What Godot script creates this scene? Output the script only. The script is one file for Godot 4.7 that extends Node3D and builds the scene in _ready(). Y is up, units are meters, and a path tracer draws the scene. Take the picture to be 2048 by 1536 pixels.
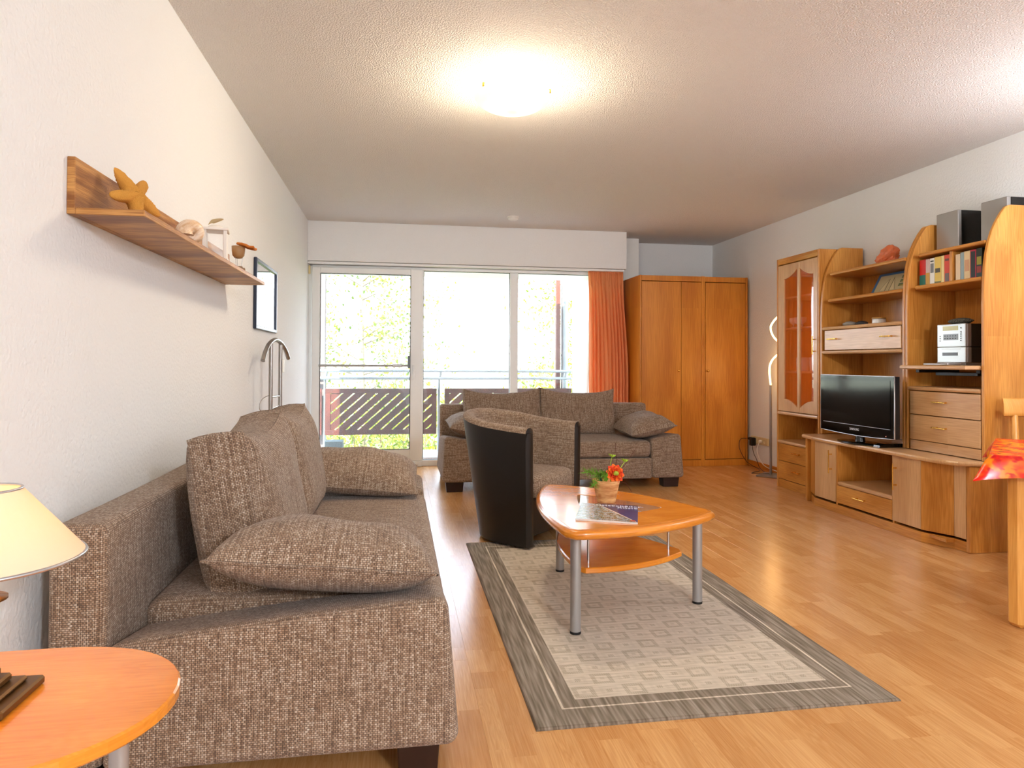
extends Node3D
# A living room with a balcony. Room axes: x to the right, y up, d = depth into the room (Godot z = -d).

var M := {}
var used := {}
var rng := RandomNumberGenerator.new()

func _ready():
	rng.seed = 71
	setup_camera()
	setup_light()
	make_materials()
	build_shell()
	build_window()
	build_balcony()
	build_wardrobe()
	build_wall_unit()
	build_sofas()
	build_armchair()
	build_rug()
	build_coffee_table()
	build_side_table()
	build_dining()
	build_lamps()
	build_wall_things()
	build_unit_things()
	build_garden()

# ---------------------------------------------------------------- camera and light
func setup_camera():
	var cam := Camera3D.new()
	cam.name = "camera"
	add_child(cam)
	var f := 1381.4769
	var yaw := 0.16364585
	var roll := 0.00482889756
	var pitch := 0.0134556109
	var cy := 706.252948
	# camera axes written in the room: right, down, forward; turned by yaw, then pitch, then roll
	var b := Basis.IDENTITY
	b = b * Basis(Vector3.UP, -yaw) * Basis(Vector3.RIGHT, pitch * PITCH_SIGN) * Basis(Vector3(0, 0, 1), roll * ROLL_SIGN)
	cam.transform = Transform3D(b, Vector3(0, 1.085, 0))
	cam.near = 0.05
	cam.far = 400.0
	cam.keep_aspect = Camera3D.KEEP_HEIGHT
	cam.projection = Camera3D.PROJECTION_FRUSTUM
	cam.size = 2.0 * 0.05 * 768.0 / f
	cam.frustum_offset = Vector2(0, -(768.0 - cy) / f * 0.05)
	cam.current = true

const PITCH_SIGN := 1.0
const ROLL_SIGN := 1.0
const SKY_ENERGY := 12.0
const EXPOSURE := 1.06

func setup_light():
	var env := Environment.new()
	env.background_mode = Environment.BG_SKY
	var sky := Sky.new()
	var sm := ProceduralSkyMaterial.new()
	sm.sky_top_color = Color(0.80, 0.88, 0.98)
	sm.sky_horizon_color = Color(0.97, 0.98, 1.0)
	sm.ground_bottom_color = Color(0.5, 0.55, 0.45)
	sm.ground_horizon_color = Color(0.8, 0.83, 0.78)
	sm.sun_angle_max = 1.0
	sky.sky_material = sm
	env.sky = sky
	env.background_energy_multiplier = SKY_ENERGY
	env.tonemap_mode = Environment.TONE_MAPPER_LINEAR
	env.tonemap_exposure = EXPOSURE
	env.sdfgi_enabled = true
	env.ssao_enabled = true
	env.ssil_enabled = true
	var we := WorldEnvironment.new()
	we.name = "environment"
	we.environment = env
	add_child(we)
	var sun := DirectionalLight3D.new()
	sun.name = "sun"
	sun.light_color = Color(1.0, 0.95, 0.86)
	sun.light_energy = 14.0
	sun.light_angular_distance = 0.6
	sun.shadow_enabled = true
	add_child(sun)
	# shines over the roof of the house onto the garden: no sun enters the room
	sun.look_at_from_position(Vector3.ZERO, Vector3(0.5, -1.0, -0.75), Vector3.UP)

func omni(parent: Node3D, at: Vector3, col: Color, energy: float, size: float):
	var l := OmniLight3D.new()
	l.name = "bulb_light"
	l.light_color = col
	l.light_energy = energy
	l.light_size = size
	l.omni_range = 14.0
	l.omni_attenuation = 2.0
	l.shadow_enabled = true
	parent.add_child(l, true)
	l.global_position = at
	return l

# ---------------------------------------------------------------- helpers
func V(x: float, y: float, d: float) -> Vector3:
	return Vector3(x, y, -d)

func numbered(called: String) -> String:
	if not used.has(called):
		used[called] = 0
		return called
	used[called] += 1
	return "%s_%03d" % [called, used[called]]

func thing(called: String, base: Vector3, label: String, category: String, group := "") -> Node3D:
	var o := Node3D.new()
	o.name = numbered(called)
	add_child(o)
	o.position = base
	o.set_meta("label", label)
	o.set_meta("category", category)
	if group != "":
		o.set_meta("group", group)
	return o

# a part whose vertices are written in room coordinates
func part(parent: Node3D, called: String, st: SurfaceTool, mat: Material) -> MeshInstance3D:
	var o := MeshInstance3D.new()
	o.name = called
	st.generate_normals()
	o.mesh = st.commit()
	o.material_override = mat
	parent.add_child(o, true)
	if parent != self:
		o.position = -parent.global_position
	return o

# a part whose vertices are written in the thing's own axes
func lpart(parent: Node3D, called: String, st: SurfaceTool, mat: Material) -> MeshInstance3D:
	var o := MeshInstance3D.new()
	o.name = called
	st.generate_normals()
	o.mesh = st.commit()
	o.material_override = mat
	parent.add_child(o, true)
	return o

func single(called: String, st: SurfaceTool, mat: Material, label: String, category: String, group := "") -> MeshInstance3D:
	var o := part(self, numbered(called), st, mat)
	o.set_meta("label", label)
	o.set_meta("category", category)
	if group != "":
		o.set_meta("group", group)
	return o

func structure(called: String, st: SurfaceTool, mat: Material, label := "") -> MeshInstance3D:
	var o := part(self, called, st, mat)
	o.set_meta("kind", "structure")
	if label != "":
		o.set_meta("label", label)
		o.set_meta("category", called.get_slice("_", 0))
	return o

func mb() -> SurfaceTool:
	var st := SurfaceTool.new()
	st.begin(Mesh.PRIMITIVE_TRIANGLES)
	return st

func tri(st: SurfaceTool, a: Vector3, b: Vector3, c: Vector3, g := -1):
	st.set_smooth_group(g)
	st.add_vertex(a)
	st.set_smooth_group(g)
	st.add_vertex(b)
	st.set_smooth_group(g)
	st.add_vertex(c)

func quad(st: SurfaceTool, a: Vector3, b: Vector3, c: Vector3, d: Vector3, g := -1):
	tri(st, a, b, c, g)
	tri(st, a, c, d, g)

# chamfered box from corner to corner, in room coordinates (x, y, depth)
func box(st: SurfaceTool, x0: float, x1: float, y0: float, y1: float, d0: float, d1: float, r := 0.002):
	cbox(st, Vector3((x0 + x1) / 2, (y0 + y1) / 2, -(d0 + d1) / 2), Vector3(absf(x1 - x0), absf(y1 - y0), absf(d1 - d0)), r)

func cbox(st: SurfaceTool, c: Vector3, s: Vector3, r := 0.002, basis := Basis.IDENTITY):
	var h := s / 2
	r = minf(r, minf(h.x, minf(h.y, h.z)) * 0.9)
	var f := func(sx, sy, sz, ax):
		var p := Vector3(sx * h.x, sy * h.y, sz * h.z)
		if ax != 0: p.x -= sx * r
		if ax != 1: p.y -= sy * r
		if ax != 2: p.z -= sz * r
		return c + basis * p
	for ax in 3:
		for s1 in [-1, 1]:
			var q := []
			for uv in [[-1, -1], [1, -1], [1, 1], [-1, 1]]:
				var t := [0, 0, 0]
				t[ax] = s1
				t[(ax + 1) % 3] = uv[0]
				t[(ax + 2) % 3] = uv[1]
				q.append(f.call(t[0], t[1], t[2], ax))
			if s1 > 0: quad(st, q[0], q[3], q[2], q[1])
			else: quad(st, q[0], q[1], q[2], q[3])
	if r <= 0.0: return
	for ax in 3:
		var b := (ax + 1) % 3
		var d := (ax + 2) % 3
		for sb in [-1, 1]:
			for sd in [-1, 1]:
				var p := []
				for sa in [-1, 1]:
					var t := [0, 0, 0]
					t[ax] = sa
					t[b] = sb
					t[d] = sd
					p.append([f.call(t[0], t[1], t[2], b), f.call(t[0], t[1], t[2], d)])
				if sb * sd > 0: quad(st, p[0][0], p[0][1], p[1][1], p[1][0])
				else: quad(st, p[0][0], p[1][0], p[1][1], p[0][1])
	for sx in [-1, 1]:
		for sy in [-1, 1]:
			for sz in [-1, 1]:
				var a = f.call(sx, sy, sz, 0)
				var b = f.call(sx, sy, sz, 1)
				var e = f.call(sx, sy, sz, 2)
				if sx * sy * sz > 0: tri(st, a, e, b)
				else: tri(st, a, b, e)

# box with well rounded edges, n steps each way; map turns a point of [-1,1]^3 (after rounding) into the final point
func rbox(st: SurfaceTool, s: Vector3, r: float, n: int, map: Callable, g := 0):
	var h := s / 2
	for ax in 3:
		for s1 in [-1, 1]:
			var pts := []
			for i in n + 1:
				var row := []
				for j in n + 1:
					var p := Vector3.ZERO
					p[ax] = s1 * h[ax]
					p[(ax + 1) % 3] = edge_step(float(i) / n, h[(ax + 1) % 3], r)
					p[(ax + 2) % 3] = edge_step(float(j) / n, h[(ax + 2) % 3], r)
					var q := Vector3(clampf(p.x, -h.x + r, h.x - r), clampf(p.y, -h.y + r, h.y - r), clampf(p.z, -h.z + r, h.z - r))
					var v := p - q
					if v.length() > 1e-6: p = q + v.normalized() * r
					row.append(map.call(Vector3(p.x / h.x, p.y / h.y, p.z / h.z)))
				pts.append(row)
			for i in n:
				for j in n:
					if s1 > 0: quad(st, pts[i][j], pts[i][j + 1], pts[i + 1][j + 1], pts[i + 1][j], g)
					else: quad(st, pts[i][j], pts[i + 1][j], pts[i + 1][j + 1], pts[i][j + 1], g)

# spaces the steps of a face so that a quarter of them at each end fall into the rounded rim
func edge_step(t: float, h: float, r: float) -> float:
	if t < 0.25: return -h + r * (t / 0.25)
	if t > 0.75: return h - r * ((1.0 - t) / 0.25)
	return lerpf(-h + r, h - r, (t - 0.25) / 0.5)

func frame_of(dir: Vector3) -> Array:
	var up := Vector3.UP if absf(dir.y) < 0.9 else Vector3.RIGHT
	var a := dir.cross(up).normalized()
	return [a, dir.cross(a).normalized()]

func tube(st: SurfaceTool, pts: Array, r, seg := 10, caps := true):
	var rings := []
	var n := pts.size()
	var a := Vector3.ZERO
	for i in n:
		var dir: Vector3 = (pts[mini(i + 1, n - 1)] - pts[maxi(i - 1, 0)]).normalized()
		if i == 0:
			a = frame_of(dir)[0]
		else:
			a = (a - dir * a.dot(dir)).normalized()
		var b := dir.cross(a).normalized()
		var rr: float = r[i] if r is Array else r
		var ring := []
		for k in seg:
			var t := TAU * k / seg
			ring.append(pts[i] + (a * cos(t) + b * sin(t)) * rr)
		rings.append(ring)
	for i in n - 1:
		for k in seg:
			quad(st, rings[i][k], rings[i][(k + 1) % seg], rings[i + 1][(k + 1) % seg], rings[i + 1][k], 0)
	if caps:
		for k in range(1, seg - 1):
			tri(st, rings[0][0], rings[0][k + 1], rings[0][k])
			tri(st, rings[n - 1][0], rings[n - 1][k], rings[n - 1][k + 1])

func lathe(st: SurfaceTool, c: Vector3, prof: Array, seg := 24, smooth := 0, sx := 1.0, sz := 1.0):
	for i in prof.size() - 1:
		for k in seg:
			var t0 := TAU * k / seg
			var t1 := TAU * (k + 1) / seg
			var p := []
			for e in [[prof[i], t0], [prof[i], t1], [prof[i + 1], t1], [prof[i + 1], t0]]:
				p.append(c + Vector3(cos(e[1]) * e[0][0] * sx, e[0][1], sin(e[1]) * e[0][0] * sz))
			if prof[i][0] < 1e-5: tri(st, p[0], p[2], p[3], smooth)
			elif prof[i + 1][0] < 1e-5: tri(st, p[0], p[1], p[2], smooth)
			else: quad(st, p[0], p[1], p[2], p[3], smooth)

# a slab with any outline: poly in 2D, rings of [inset, height]; to_room maps (a, b, height) to a point
func slab(st: SurfaceTool, poly: PackedVector2Array, rings: Array, to_room: Callable, smooth := -1):
	var n := poly.size()
	var area := 0.0
	for i in n:
		area += poly[i].cross(poly[(i + 1) % n])
	var sgn := 1.0 if area > 0 else -1.0
	var nor := []
	for i in n:
		var e0 := (poly[i] - poly[(i + n - 1) % n]).normalized()
		var e1 := (poly[(i + 1) % n] - poly[i]).normalized()
		var m := (Vector2(-e0.y, e0.x) + Vector2(-e1.y, e1.x)) * sgn
		m = m.normalized() / maxf(0.4, m.normalized().dot(Vector2(-e1.y, e1.x) * sgn))
		nor.append(m)
	var lay := []
	for r in rings:
		var row := []
		var flat := PackedVector2Array()
		for i in n:
			var q: Vector2 = poly[i] + nor[i] * r[0]
			flat.append(q)
			row.append(to_room.call(q.x, q.y, r[1]))
		lay.append([row, flat])
	for k in lay.size() - 1:
		for i in n:
			var j := (i + 1) % n
			quad(st, lay[k][0][i], lay[k][0][j], lay[k + 1][0][j], lay[k + 1][0][i], smooth)
	for e in [0, lay.size() - 1]:
		var idx := Geometry2D.triangulate_polygon(lay[e][1])
		for i in range(0, idx.size(), 3):
			var a = lay[e][0][idx[i]]
			var b = lay[e][0][idx[i + 1]]
			var c = lay[e][0][idx[i + 2]]
			if e == 0: tri(st, a, c, b)
			else: tri(st, a, b, c)

func on_floor(x, d, y): return Vector3(x, y, -d)          # outline in the floor plane, height = y
func on_side(x, y, d): return Vector3(x, y, -d)           # outline in the x-y plane, height = depth
func on_front(d, y, x): return Vector3(x, y, -d)          # outline in the depth-y plane, height = x

func plate(st: SurfaceTool, poly: Array, a: float, b: float, to_room: Callable, bevel := 0.002):
	slab(st, PackedVector2Array(poly), [[bevel, a], [0.0, a + signf(b - a) * bevel], [0.0, b - signf(b - a) * bevel], [bevel, b]], to_room)

func text(parent: Node3D, called: String, words: String, size: float, at: Transform3D, mat: Material, depth := 0.0006, font := "Droid Sans"):
	var t := TextMesh.new()
	var f := SystemFont.new()
	f.font_names = PackedStringArray([font])
	t.font = f
	t.text = words
	t.font_size = 64
	t.pixel_size = size / 64.0
	t.depth = depth
	var o := MeshInstance3D.new()
	o.name = called
	o.mesh = t
	o.material_override = mat
	parent.add_child(o, true)
	o.global_transform = at
	return o

# ---------------------------------------------------------------- materials
func mat(col: Color, rough := 0.6, metal := 0.0) -> StandardMaterial3D:
	var m := StandardMaterial3D.new()
	m.albedo_color = col
	m.roughness = rough
	m.metallic = metal
	return m

func tex_mat(img: Image, rough: float, scale: Vector3, world := false) -> StandardMaterial3D:
	var m := StandardMaterial3D.new()
	m.albedo_texture = ImageTexture.create_from_image(img)
	m.roughness = rough
	m.uv1_triplanar = true
	m.uv1_world_triplanar = world
	m.uv1_triplanar_sharpness = 8.0
	m.uv1_scale = scale
	return m

func noise_img(w: int, h: int, freq: float, seed_: int, oct := 4) -> Image:
	var n := FastNoiseLite.new()
	n.seed = seed_
	n.frequency = freq
	n.fractal_octaves = oct
	n.noise_type = FastNoiseLite.TYPE_SIMPLEX
	return n.get_seamless_image(w, h)

func stretched(w: int, h: int, sw: int, sh: int, freq: float, seed_: int) -> PackedByteArray:
	var i := noise_img(sw, sh, freq, seed_)
	i.resize(w, h, Image.INTERPOLATE_CUBIC)
	i.convert(Image.FORMAT_L8)
	return i.get_data()

# wood whose grain runs along v (the picture's height); lo, hi: dark and light tone
func wood_img(lo: Color, hi: Color, seed_: int, contrast := 1.0) -> Image:
	var n := 512
	var a := stretched(n, n, 256, 20, 0.03, seed_)
	var b := stretched(n, n, 512, 24, 0.22, seed_ + 1)
	var c := stretched(n, n, 48, 12, 0.06, seed_ + 2)
	var out := PackedByteArray()
	out.resize(n * n * 3)
	for i in n * n:
		var ring := 0.5 + 0.5 * sin(a[i] / 255.0 * 34.0)
		var t := clampf(0.5 + contrast * ((ring - 0.5) * 0.22 + (b[i] / 255.0 - 0.5) * 0.8 + (c[i] / 255.0 - 0.5) * 0.9), 0.0, 1.0)
		var k := lo.lerp(hi, t)
		out[i * 3] = int(k.r * 255)
		out[i * 3 + 1] = int(k.g * 255)
		out[i * 3 + 2] = int(k.b * 255)
	var im := Image.create_from_data(n, n, false, Image.FORMAT_RGB8, out)
	return im

func turned(im: Image) -> Image:
	var o: Image = im.duplicate()
	o.rotate_90(CLOCKWISE)
	return o

# thick woven upholstery: bricks of beige yarn on brown ground with pale slubs
func weave_img(seed_: int) -> Array:
	var n := 512
	var cols := 32
	var rows := 56
	var r := RandomNumberGenerator.new()
	r.seed = seed_
	var tone := []
	for y in rows:
		var row := []
		for x in cols: row.append(r.randf())
		tone.append(row)
	var slub := stretched(n, n, 200, 6, 0.25, seed_ + 3)
	var out := PackedByteArray()
	out.resize(n * n * 3)
	var hgt := PackedByteArray()
	hgt.resize(n * n)
	var dark := Color(0.27, 0.20, 0.15)
	var mid := Color(0.58, 0.465, 0.365)
	var pale := Color(0.84, 0.78, 0.71)
	for y in n:
		var fy := float(y) / n * rows
		var iy := int(fy)
		var vy := absf(fy - iy - 0.5) * 2.0
		for x in n:
			var fx := float(x) / n * cols + (0.5 if iy % 2 == 1 else 0.0)
			var ix := int(fx) % cols
			var vx := absf(fx - int(fx) - 0.5) * 2.0
			var body := clampf((1.0 - pow(vx, 5.0)) * (1.0 - pow(vy, 4.0)) * 1.3, 0.0, 1.0)
			var i := y * n + x
			var sl := slub[i] / 255.0 - 0.5
			var t: float = (tone[iy][ix] - 0.5) * 0.7 + sl * 1.1 + 0.16
			var k := mid.lerp(pale, clampf(t, 0.0, 1.0)) if t > 0 else mid.lerp(dark, clampf(-t, 0.0, 0.8))
			k = dark.lerp(k, body)
			out[i * 3] = int(k.r * 255)
			out[i * 3 + 1] = int(k.g * 255)
			out[i * 3 + 2] = int(k.b * 255)
			hgt[i] = int(body * 255)
	return [Image.create_from_data(n, n, false, Image.FORMAT_RGB8, out), Image.create_from_data(n, n, false, Image.FORMAT_L8, hgt)]

func relief(m: StandardMaterial3D, im: Image, cm: float):
	m.heightmap_enabled = true
	m.heightmap_texture = ImageTexture.create_from_image(im)
	m.heightmap_scale = cm

func make_materials():
	var beech := wood_img(Color(0.70, 0.44, 0.16), Color(0.85, 0.60, 0.29), 11)
	M.beech = tex_mat(beech, 0.32, Vector3(1.1, 0.8, 1.1), true)
	M.beech_h = tex_mat(turned(beech), 0.30, Vector3(0.8, 1.1, 0.8), true)
	var pale := wood_img(Color(0.74, 0.55, 0.36), Color(0.87, 0.70, 0.50), 17, 0.8)
	M.pale_h = tex_mat(turned(pale), 0.28, Vector3(0.8, 1.1, 0.8), true)
	M.pale = tex_mat(pale, 0.28, Vector3(1.1, 0.8, 1.1), true)
	var ward := wood_img(Color(0.72, 0.42, 0.09), Color(0.84, 0.55, 0.18), 23)
	M.ward = tex_mat(ward, 0.35, Vector3(1.0, 0.6, 1.0), true)
	var amber := wood_img(Color(0.80, 0.45, 0.09), Color(0.93, 0.60, 0.20), 29, 0.7)
	M.amber = tex_mat(turned(amber), 0.22, Vector3(1.3, 1.3, 1.3), true)
	M.amber.clearcoat_enabled = true
	M.amber.clearcoat = 0.6
	M.amber.clearcoat_roughness = 0.12
	var pine := wood_img(Color(0.50, 0.29, 0.11), Color(0.80, 0.58, 0.31), 31, 1.3)
	M.acacia = tex_mat(turned(pine), 0.45, Vector3(1.5, 6.0, 1.5), true)
	var chairw := wood_img(Color(0.80, 0.52, 0.20), Color(0.92, 0.68, 0.36), 37, 0.7)
	M.chairwood = tex_mat(chairw, 0.3, Vector3(1.5, 1.0, 1.5), true)
	M.darkwood = mat(Color(0.14, 0.06, 0.035), 0.35)
	var w := weave_img(5)
	M.fabric = tex_mat(w[0], 0.95, Vector3(3.57, 3.57, 3.57))
	relief(M.fabric, w[1], 0.15)
	M.fabric.rim_enabled = true
	M.fabric.rim = 0.25
	M.fabric_h = tex_mat(turned(w[0]), 0.95, Vector3(3.57, 3.57, 3.57))
	relief(M.fabric_h, turned(w[1]), 0.15)
	M.fabric_h.rim_enabled = true
	M.fabric_h.rim = 0.25
	M.leather = mat(Color(0.075, 0.062, 0.055), 0.42)
	relief_noise(M.leather, 0.09, 0.03, 9.0)
	M.wall = mat(Color(0.925, 0.925, 0.92), 0.9)
	relief_noise(M.wall, 0.06, 0.14, 1.4)
	M.ceiling = mat(Color(0.89, 0.875, 0.86), 0.95)
	relief_noise(M.ceiling, 0.10, 0.45, 1.6)
	M.white = mat(Color(0.93, 0.93, 0.92), 0.35)
	M.plastic_white = mat(Color(0.92, 0.91, 0.88), 0.4)
	M.rubber = mat(Color(0.03, 0.03, 0.03), 0.6)
	M.black_gloss = mat(Color(0.012, 0.012, 0.014), 0.08)
	M.black = mat(Color(0.02, 0.02, 0.022), 0.45)
	M.silver = mat(Color(0.75, 0.75, 0.76), 0.35, 0.85)
	M.silver_paint = mat(Color(0.66, 0.65, 0.64), 0.38, 0.55)
	M.chrome = mat(Color(0.80, 0.80, 0.80), 0.16, 1.0)
	M.brushed = mat(Color(0.62, 0.60, 0.58), 0.34, 0.9)
	M.brass = mat(Color(0.93, 0.74, 0.36), 0.18, 1.0)
	M.bronze = mat(Color(0.42, 0.30, 0.15), 0.4, 0.8)
	M.glass = pane(Color(0.97, 1.0, 0.99, 0.06))
	M.amber_glass = pane(Color(0.95, 0.45, 0.10, 0.32))
	M.clear_glass = mat(Color(0.97, 0.98, 0.98), 0.02)
	M.clear_glass.refraction_enabled = true
	M.clear_glass.refraction_scale = 0.05
	M.mirror = mat(Color(0.93, 0.94, 0.95), 0.02, 1.0)
	M.navy = mat(Color(0.16, 0.19, 0.26), 0.35, 0.3)
	M.curtain = mat(Color(1.0, 0.70, 0.47), 0.85)
	M.curtain.backlight_enabled = true
	M.curtain.backlight = Color(1.0, 0.66, 0.42)
	M.sheer = mat(Color(0.95, 0.92, 0.88), 0.9)
	M.sheer.backlight_enabled = true
	M.sheer.backlight = Color(0.9, 0.88, 0.85)

func relief_noise(m: StandardMaterial3D, freq: float, cm: float, per_metre: float):
	m.uv1_triplanar = true
	m.uv1_world_triplanar = true
	m.uv1_scale = Vector3(per_metre, per_metre, per_metre)
	var im := noise_img(512, 512, freq, 77 + int(cm * 100), 3)
	im.convert(Image.FORMAT_L8)
	relief(m, im, cm)

func pane(c: Color) -> StandardMaterial3D:
	var m := mat(c, 0.0)
	m.transparency = BaseMaterial3D.TRANSPARENCY_ALPHA
	m.cull_mode = BaseMaterial3D.CULL_DISABLED
	return m

# ---------------------------------------------------------------- the room
const XL := -0.9
const XR := 3.72
const HC := 2.5
const DB := 7.78      # wall behind the wardrobe
const DW := 7.27      # window plane
const DR := -3.4      # wall behind the camera

func build_shell():
	var st := mb()
	box(st, XL - 0.2, XL, -0.2, HC + 0.2, DR - 0.2, DB + 0.2, 0)
	structure("wall_left", st, M.wall)
	st = mb()
	box(st, XR, XR + 0.2, -0.2, HC + 0.2, DR - 0.2, DB + 0.2, 0)
	structure("wall_right", st, M.wall)
	st = mb()
	box(st, XL, XR, -0.2, HC + 0.2, DR - 0.2, DR, 0)
	structure("wall_rear", st, M.wall)
	# back wall: a panel behind the wardrobe, a return beside the window and the strip over the window
	st = mb()
	box(st, 2.43, XR, 0, HC, DB, DB + 0.2, 0)
	box(st, 2.20, 2.43, 0, HC, DW + 0.04, DB + 0.2, 0)
	box(st, XL, 2.20, 2.06, HC, DW + 0.04, DB + 0.2, 0)
	structure("wall_back", st, M.wall)
	st = mb()
	box(st, XL - 0.2, XR + 0.2, HC, HC + 0.25, DR - 0.2, DB + 0.2, 0)
	structure("ceiling", st, M.ceiling)
	# lowered box for the roller shutter and the curtain rail
	st = mb()
	box(st, XL, 2.43, 2.098, HC, 7.145, DW + 0.05, 0.003)
	structure("trim_1", st, M.wall)
	st = mb()
	box(st, XL, 2.41, 2.070, 2.094, 7.155, 7.20, 0.004)
	structure("trim_2", st, M.white)
	build_floor()
	st = mb()
	box(st, XR - 0.018, XR, 0.0, 0.06, 5.69, 6.9, 0.004)
	structure("baseboard_right", st, M.ward)
	st = mb()
	box(st, XL, XL + 0.016, 0.0, 0.06, DR, 7.2, 0.004)
	structure("baseboard_left", st, M.ward)

# laminate boards of three printed strips; each board is a piece with its own edges
func build_floor():
	var st := mb()
	box(st, XL - 0.2, XR + 0.2, -0.25, -0.009, DR - 0.2, DB + 0.2, 0)
	var fl := structure("floor", st, mat(Color(0.35, 0.24, 0.14), 0.8))
	var W := 1024
	var H := 1024
	var rows := 8
	var bh := H / rows
	var r := RandomNumberGenerator.new()
	r.seed = 404
	var a := stretched(W, H, 24, 512, 0.045, 301)
	var b := stretched(W, H, 28, 1024, 0.25, 302)
	var out := PackedByteArray()
	out.resize(W * H * 3)
	var lo := Color(0.74, 0.51, 0.29)
	var hi := Color(0.87, 0.67, 0.44)
	for row in rows:
		for s in 3:
			var y0 := row * bh + s * bh / 3
			var y1 := row * bh + (s + 1) * bh / 3
			var x := 0
			var first := r.randi_range(80, 300)
			while x < W:
				var x1 := mini(W, x + (first if x == 0 else r.randi_range(230, 380)))
				if W - x1 < 90: x1 = W
				var tone := r.randf_range(-0.30, 0.30)
				var dx := r.randi_range(0, W - 1)
				var dy := r.randi_range(0, H - 1)
				var rings := r.randf_range(10.0, 46.0)
				for yy in range(y0, y1):
					for xx in range(x, x1):
						var k := ((yy + dy) % H) * W + (xx + dx) % W
						var ring := 0.5 + 0.5 * sin(a[k] / 255.0 * rings)
						var t := 0.5 + tone + (ring - 0.5) * 0.24 + (b[k] / 255.0 - 0.5) * 0.55
						if yy == y0 or xx == x: t -= 0.10
						var c := lo.lerp(hi, clampf(t, 0.0, 1.0))
						var o := (yy * W + xx) * 3
						out[o] = int(c.r * 255)
						out[o + 1] = int(c.g * 255)
						out[o + 2] = int(c.b * 255)
				x = x1
	var m := StandardMaterial3D.new()
	m.albedo_texture = ImageTexture.create_from_image(Image.create_from_data(W, H, false, Image.FORMAT_RGB8, out))
	m.roughness = 0.24
	M.floor = m
	var bw := 0.193
	var bl := 1.285
	var meshes := {}
	var nx := int(ceil((XR - XL) / bw))
	for i in nx:
		var x0 := XL + i * bw
		var x1 := minf(x0 + bw, XR)
		var d := DR - fmod(i * 0.53 + 0.21 * (i % 3), bl)
		while d < DB:
			var d0 := maxf(d, DR)
			var d1 := minf(d + bl, DB)
			if d1 - d0 > 0.02 and d1 > 0.6:
				var v := r.randi_range(0, rows - 1)
				var key := "%d_%.3f_%.3f" % [v, x1 - x0, d1 - d0]
				if not meshes.has(key):
					meshes[key] = board_mesh(x1 - x0, d1 - d0, v, rows, bw, bl)
				var o := MeshInstance3D.new()
				o.name = "floor_board"
				o.mesh = meshes[key]
				o.material_override = m
				fl.add_child(o, true)
				o.position = V(x0, -0.009, d0)
			d += bl

func board_mesh(w: float, l: float, v: int, rows: int, bw: float, bl: float) -> ArrayMesh:
	var st := mb()
	var g := 0.0006
	var uv := func(x, d): return Vector2(d / bl, (v + 0.01 + 0.98 * x / bw) / rows)
	var add := func(p, q):
		st.set_smooth_group(-1)
		st.set_uv(q)
		st.add_vertex(p)
	var face := func(c):
		for k in [0, 1, 2, 0, 2, 3]:
			add.call(Vector3(c[k][0], c[k][1], -c[k][2]), uv.call(c[k][0], c[k][2]))
	var t := 0.009
	var e := t - 0.0006
	face.call([[g, t, g], [g, t, l - g], [w - g, t, l - g], [w - g, t, g]])
	face.call([[0, e, 0], [0, e, l], [g, t, l - g], [g, t, g]])
	face.call([[w - g, t, g], [w - g, t, l - g], [w, e, l], [w, e, 0]])
	face.call([[0, e, 0], [g, t, g], [w - g, t, g], [w, e, 0]])
	face.call([[g, t, l - g], [0, e, l], [w, e, l], [w - g, t, l - g]])
	face.call([[0, 0, 0], [0, 0, l], [0, e, l], [0, e, 0]])
	face.call([[w, e, 0], [w, e, l], [w, 0, l], [w, 0, 0]])
	face.call([[0, 0, 0], [0, e, 0], [w, e, 0], [w, 0, 0]])
	face.call([[0, e, l], [0, 0, l], [w, 0, l], [w, e, l]])
	st.generate_normals()
	return st.commit()

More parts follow.
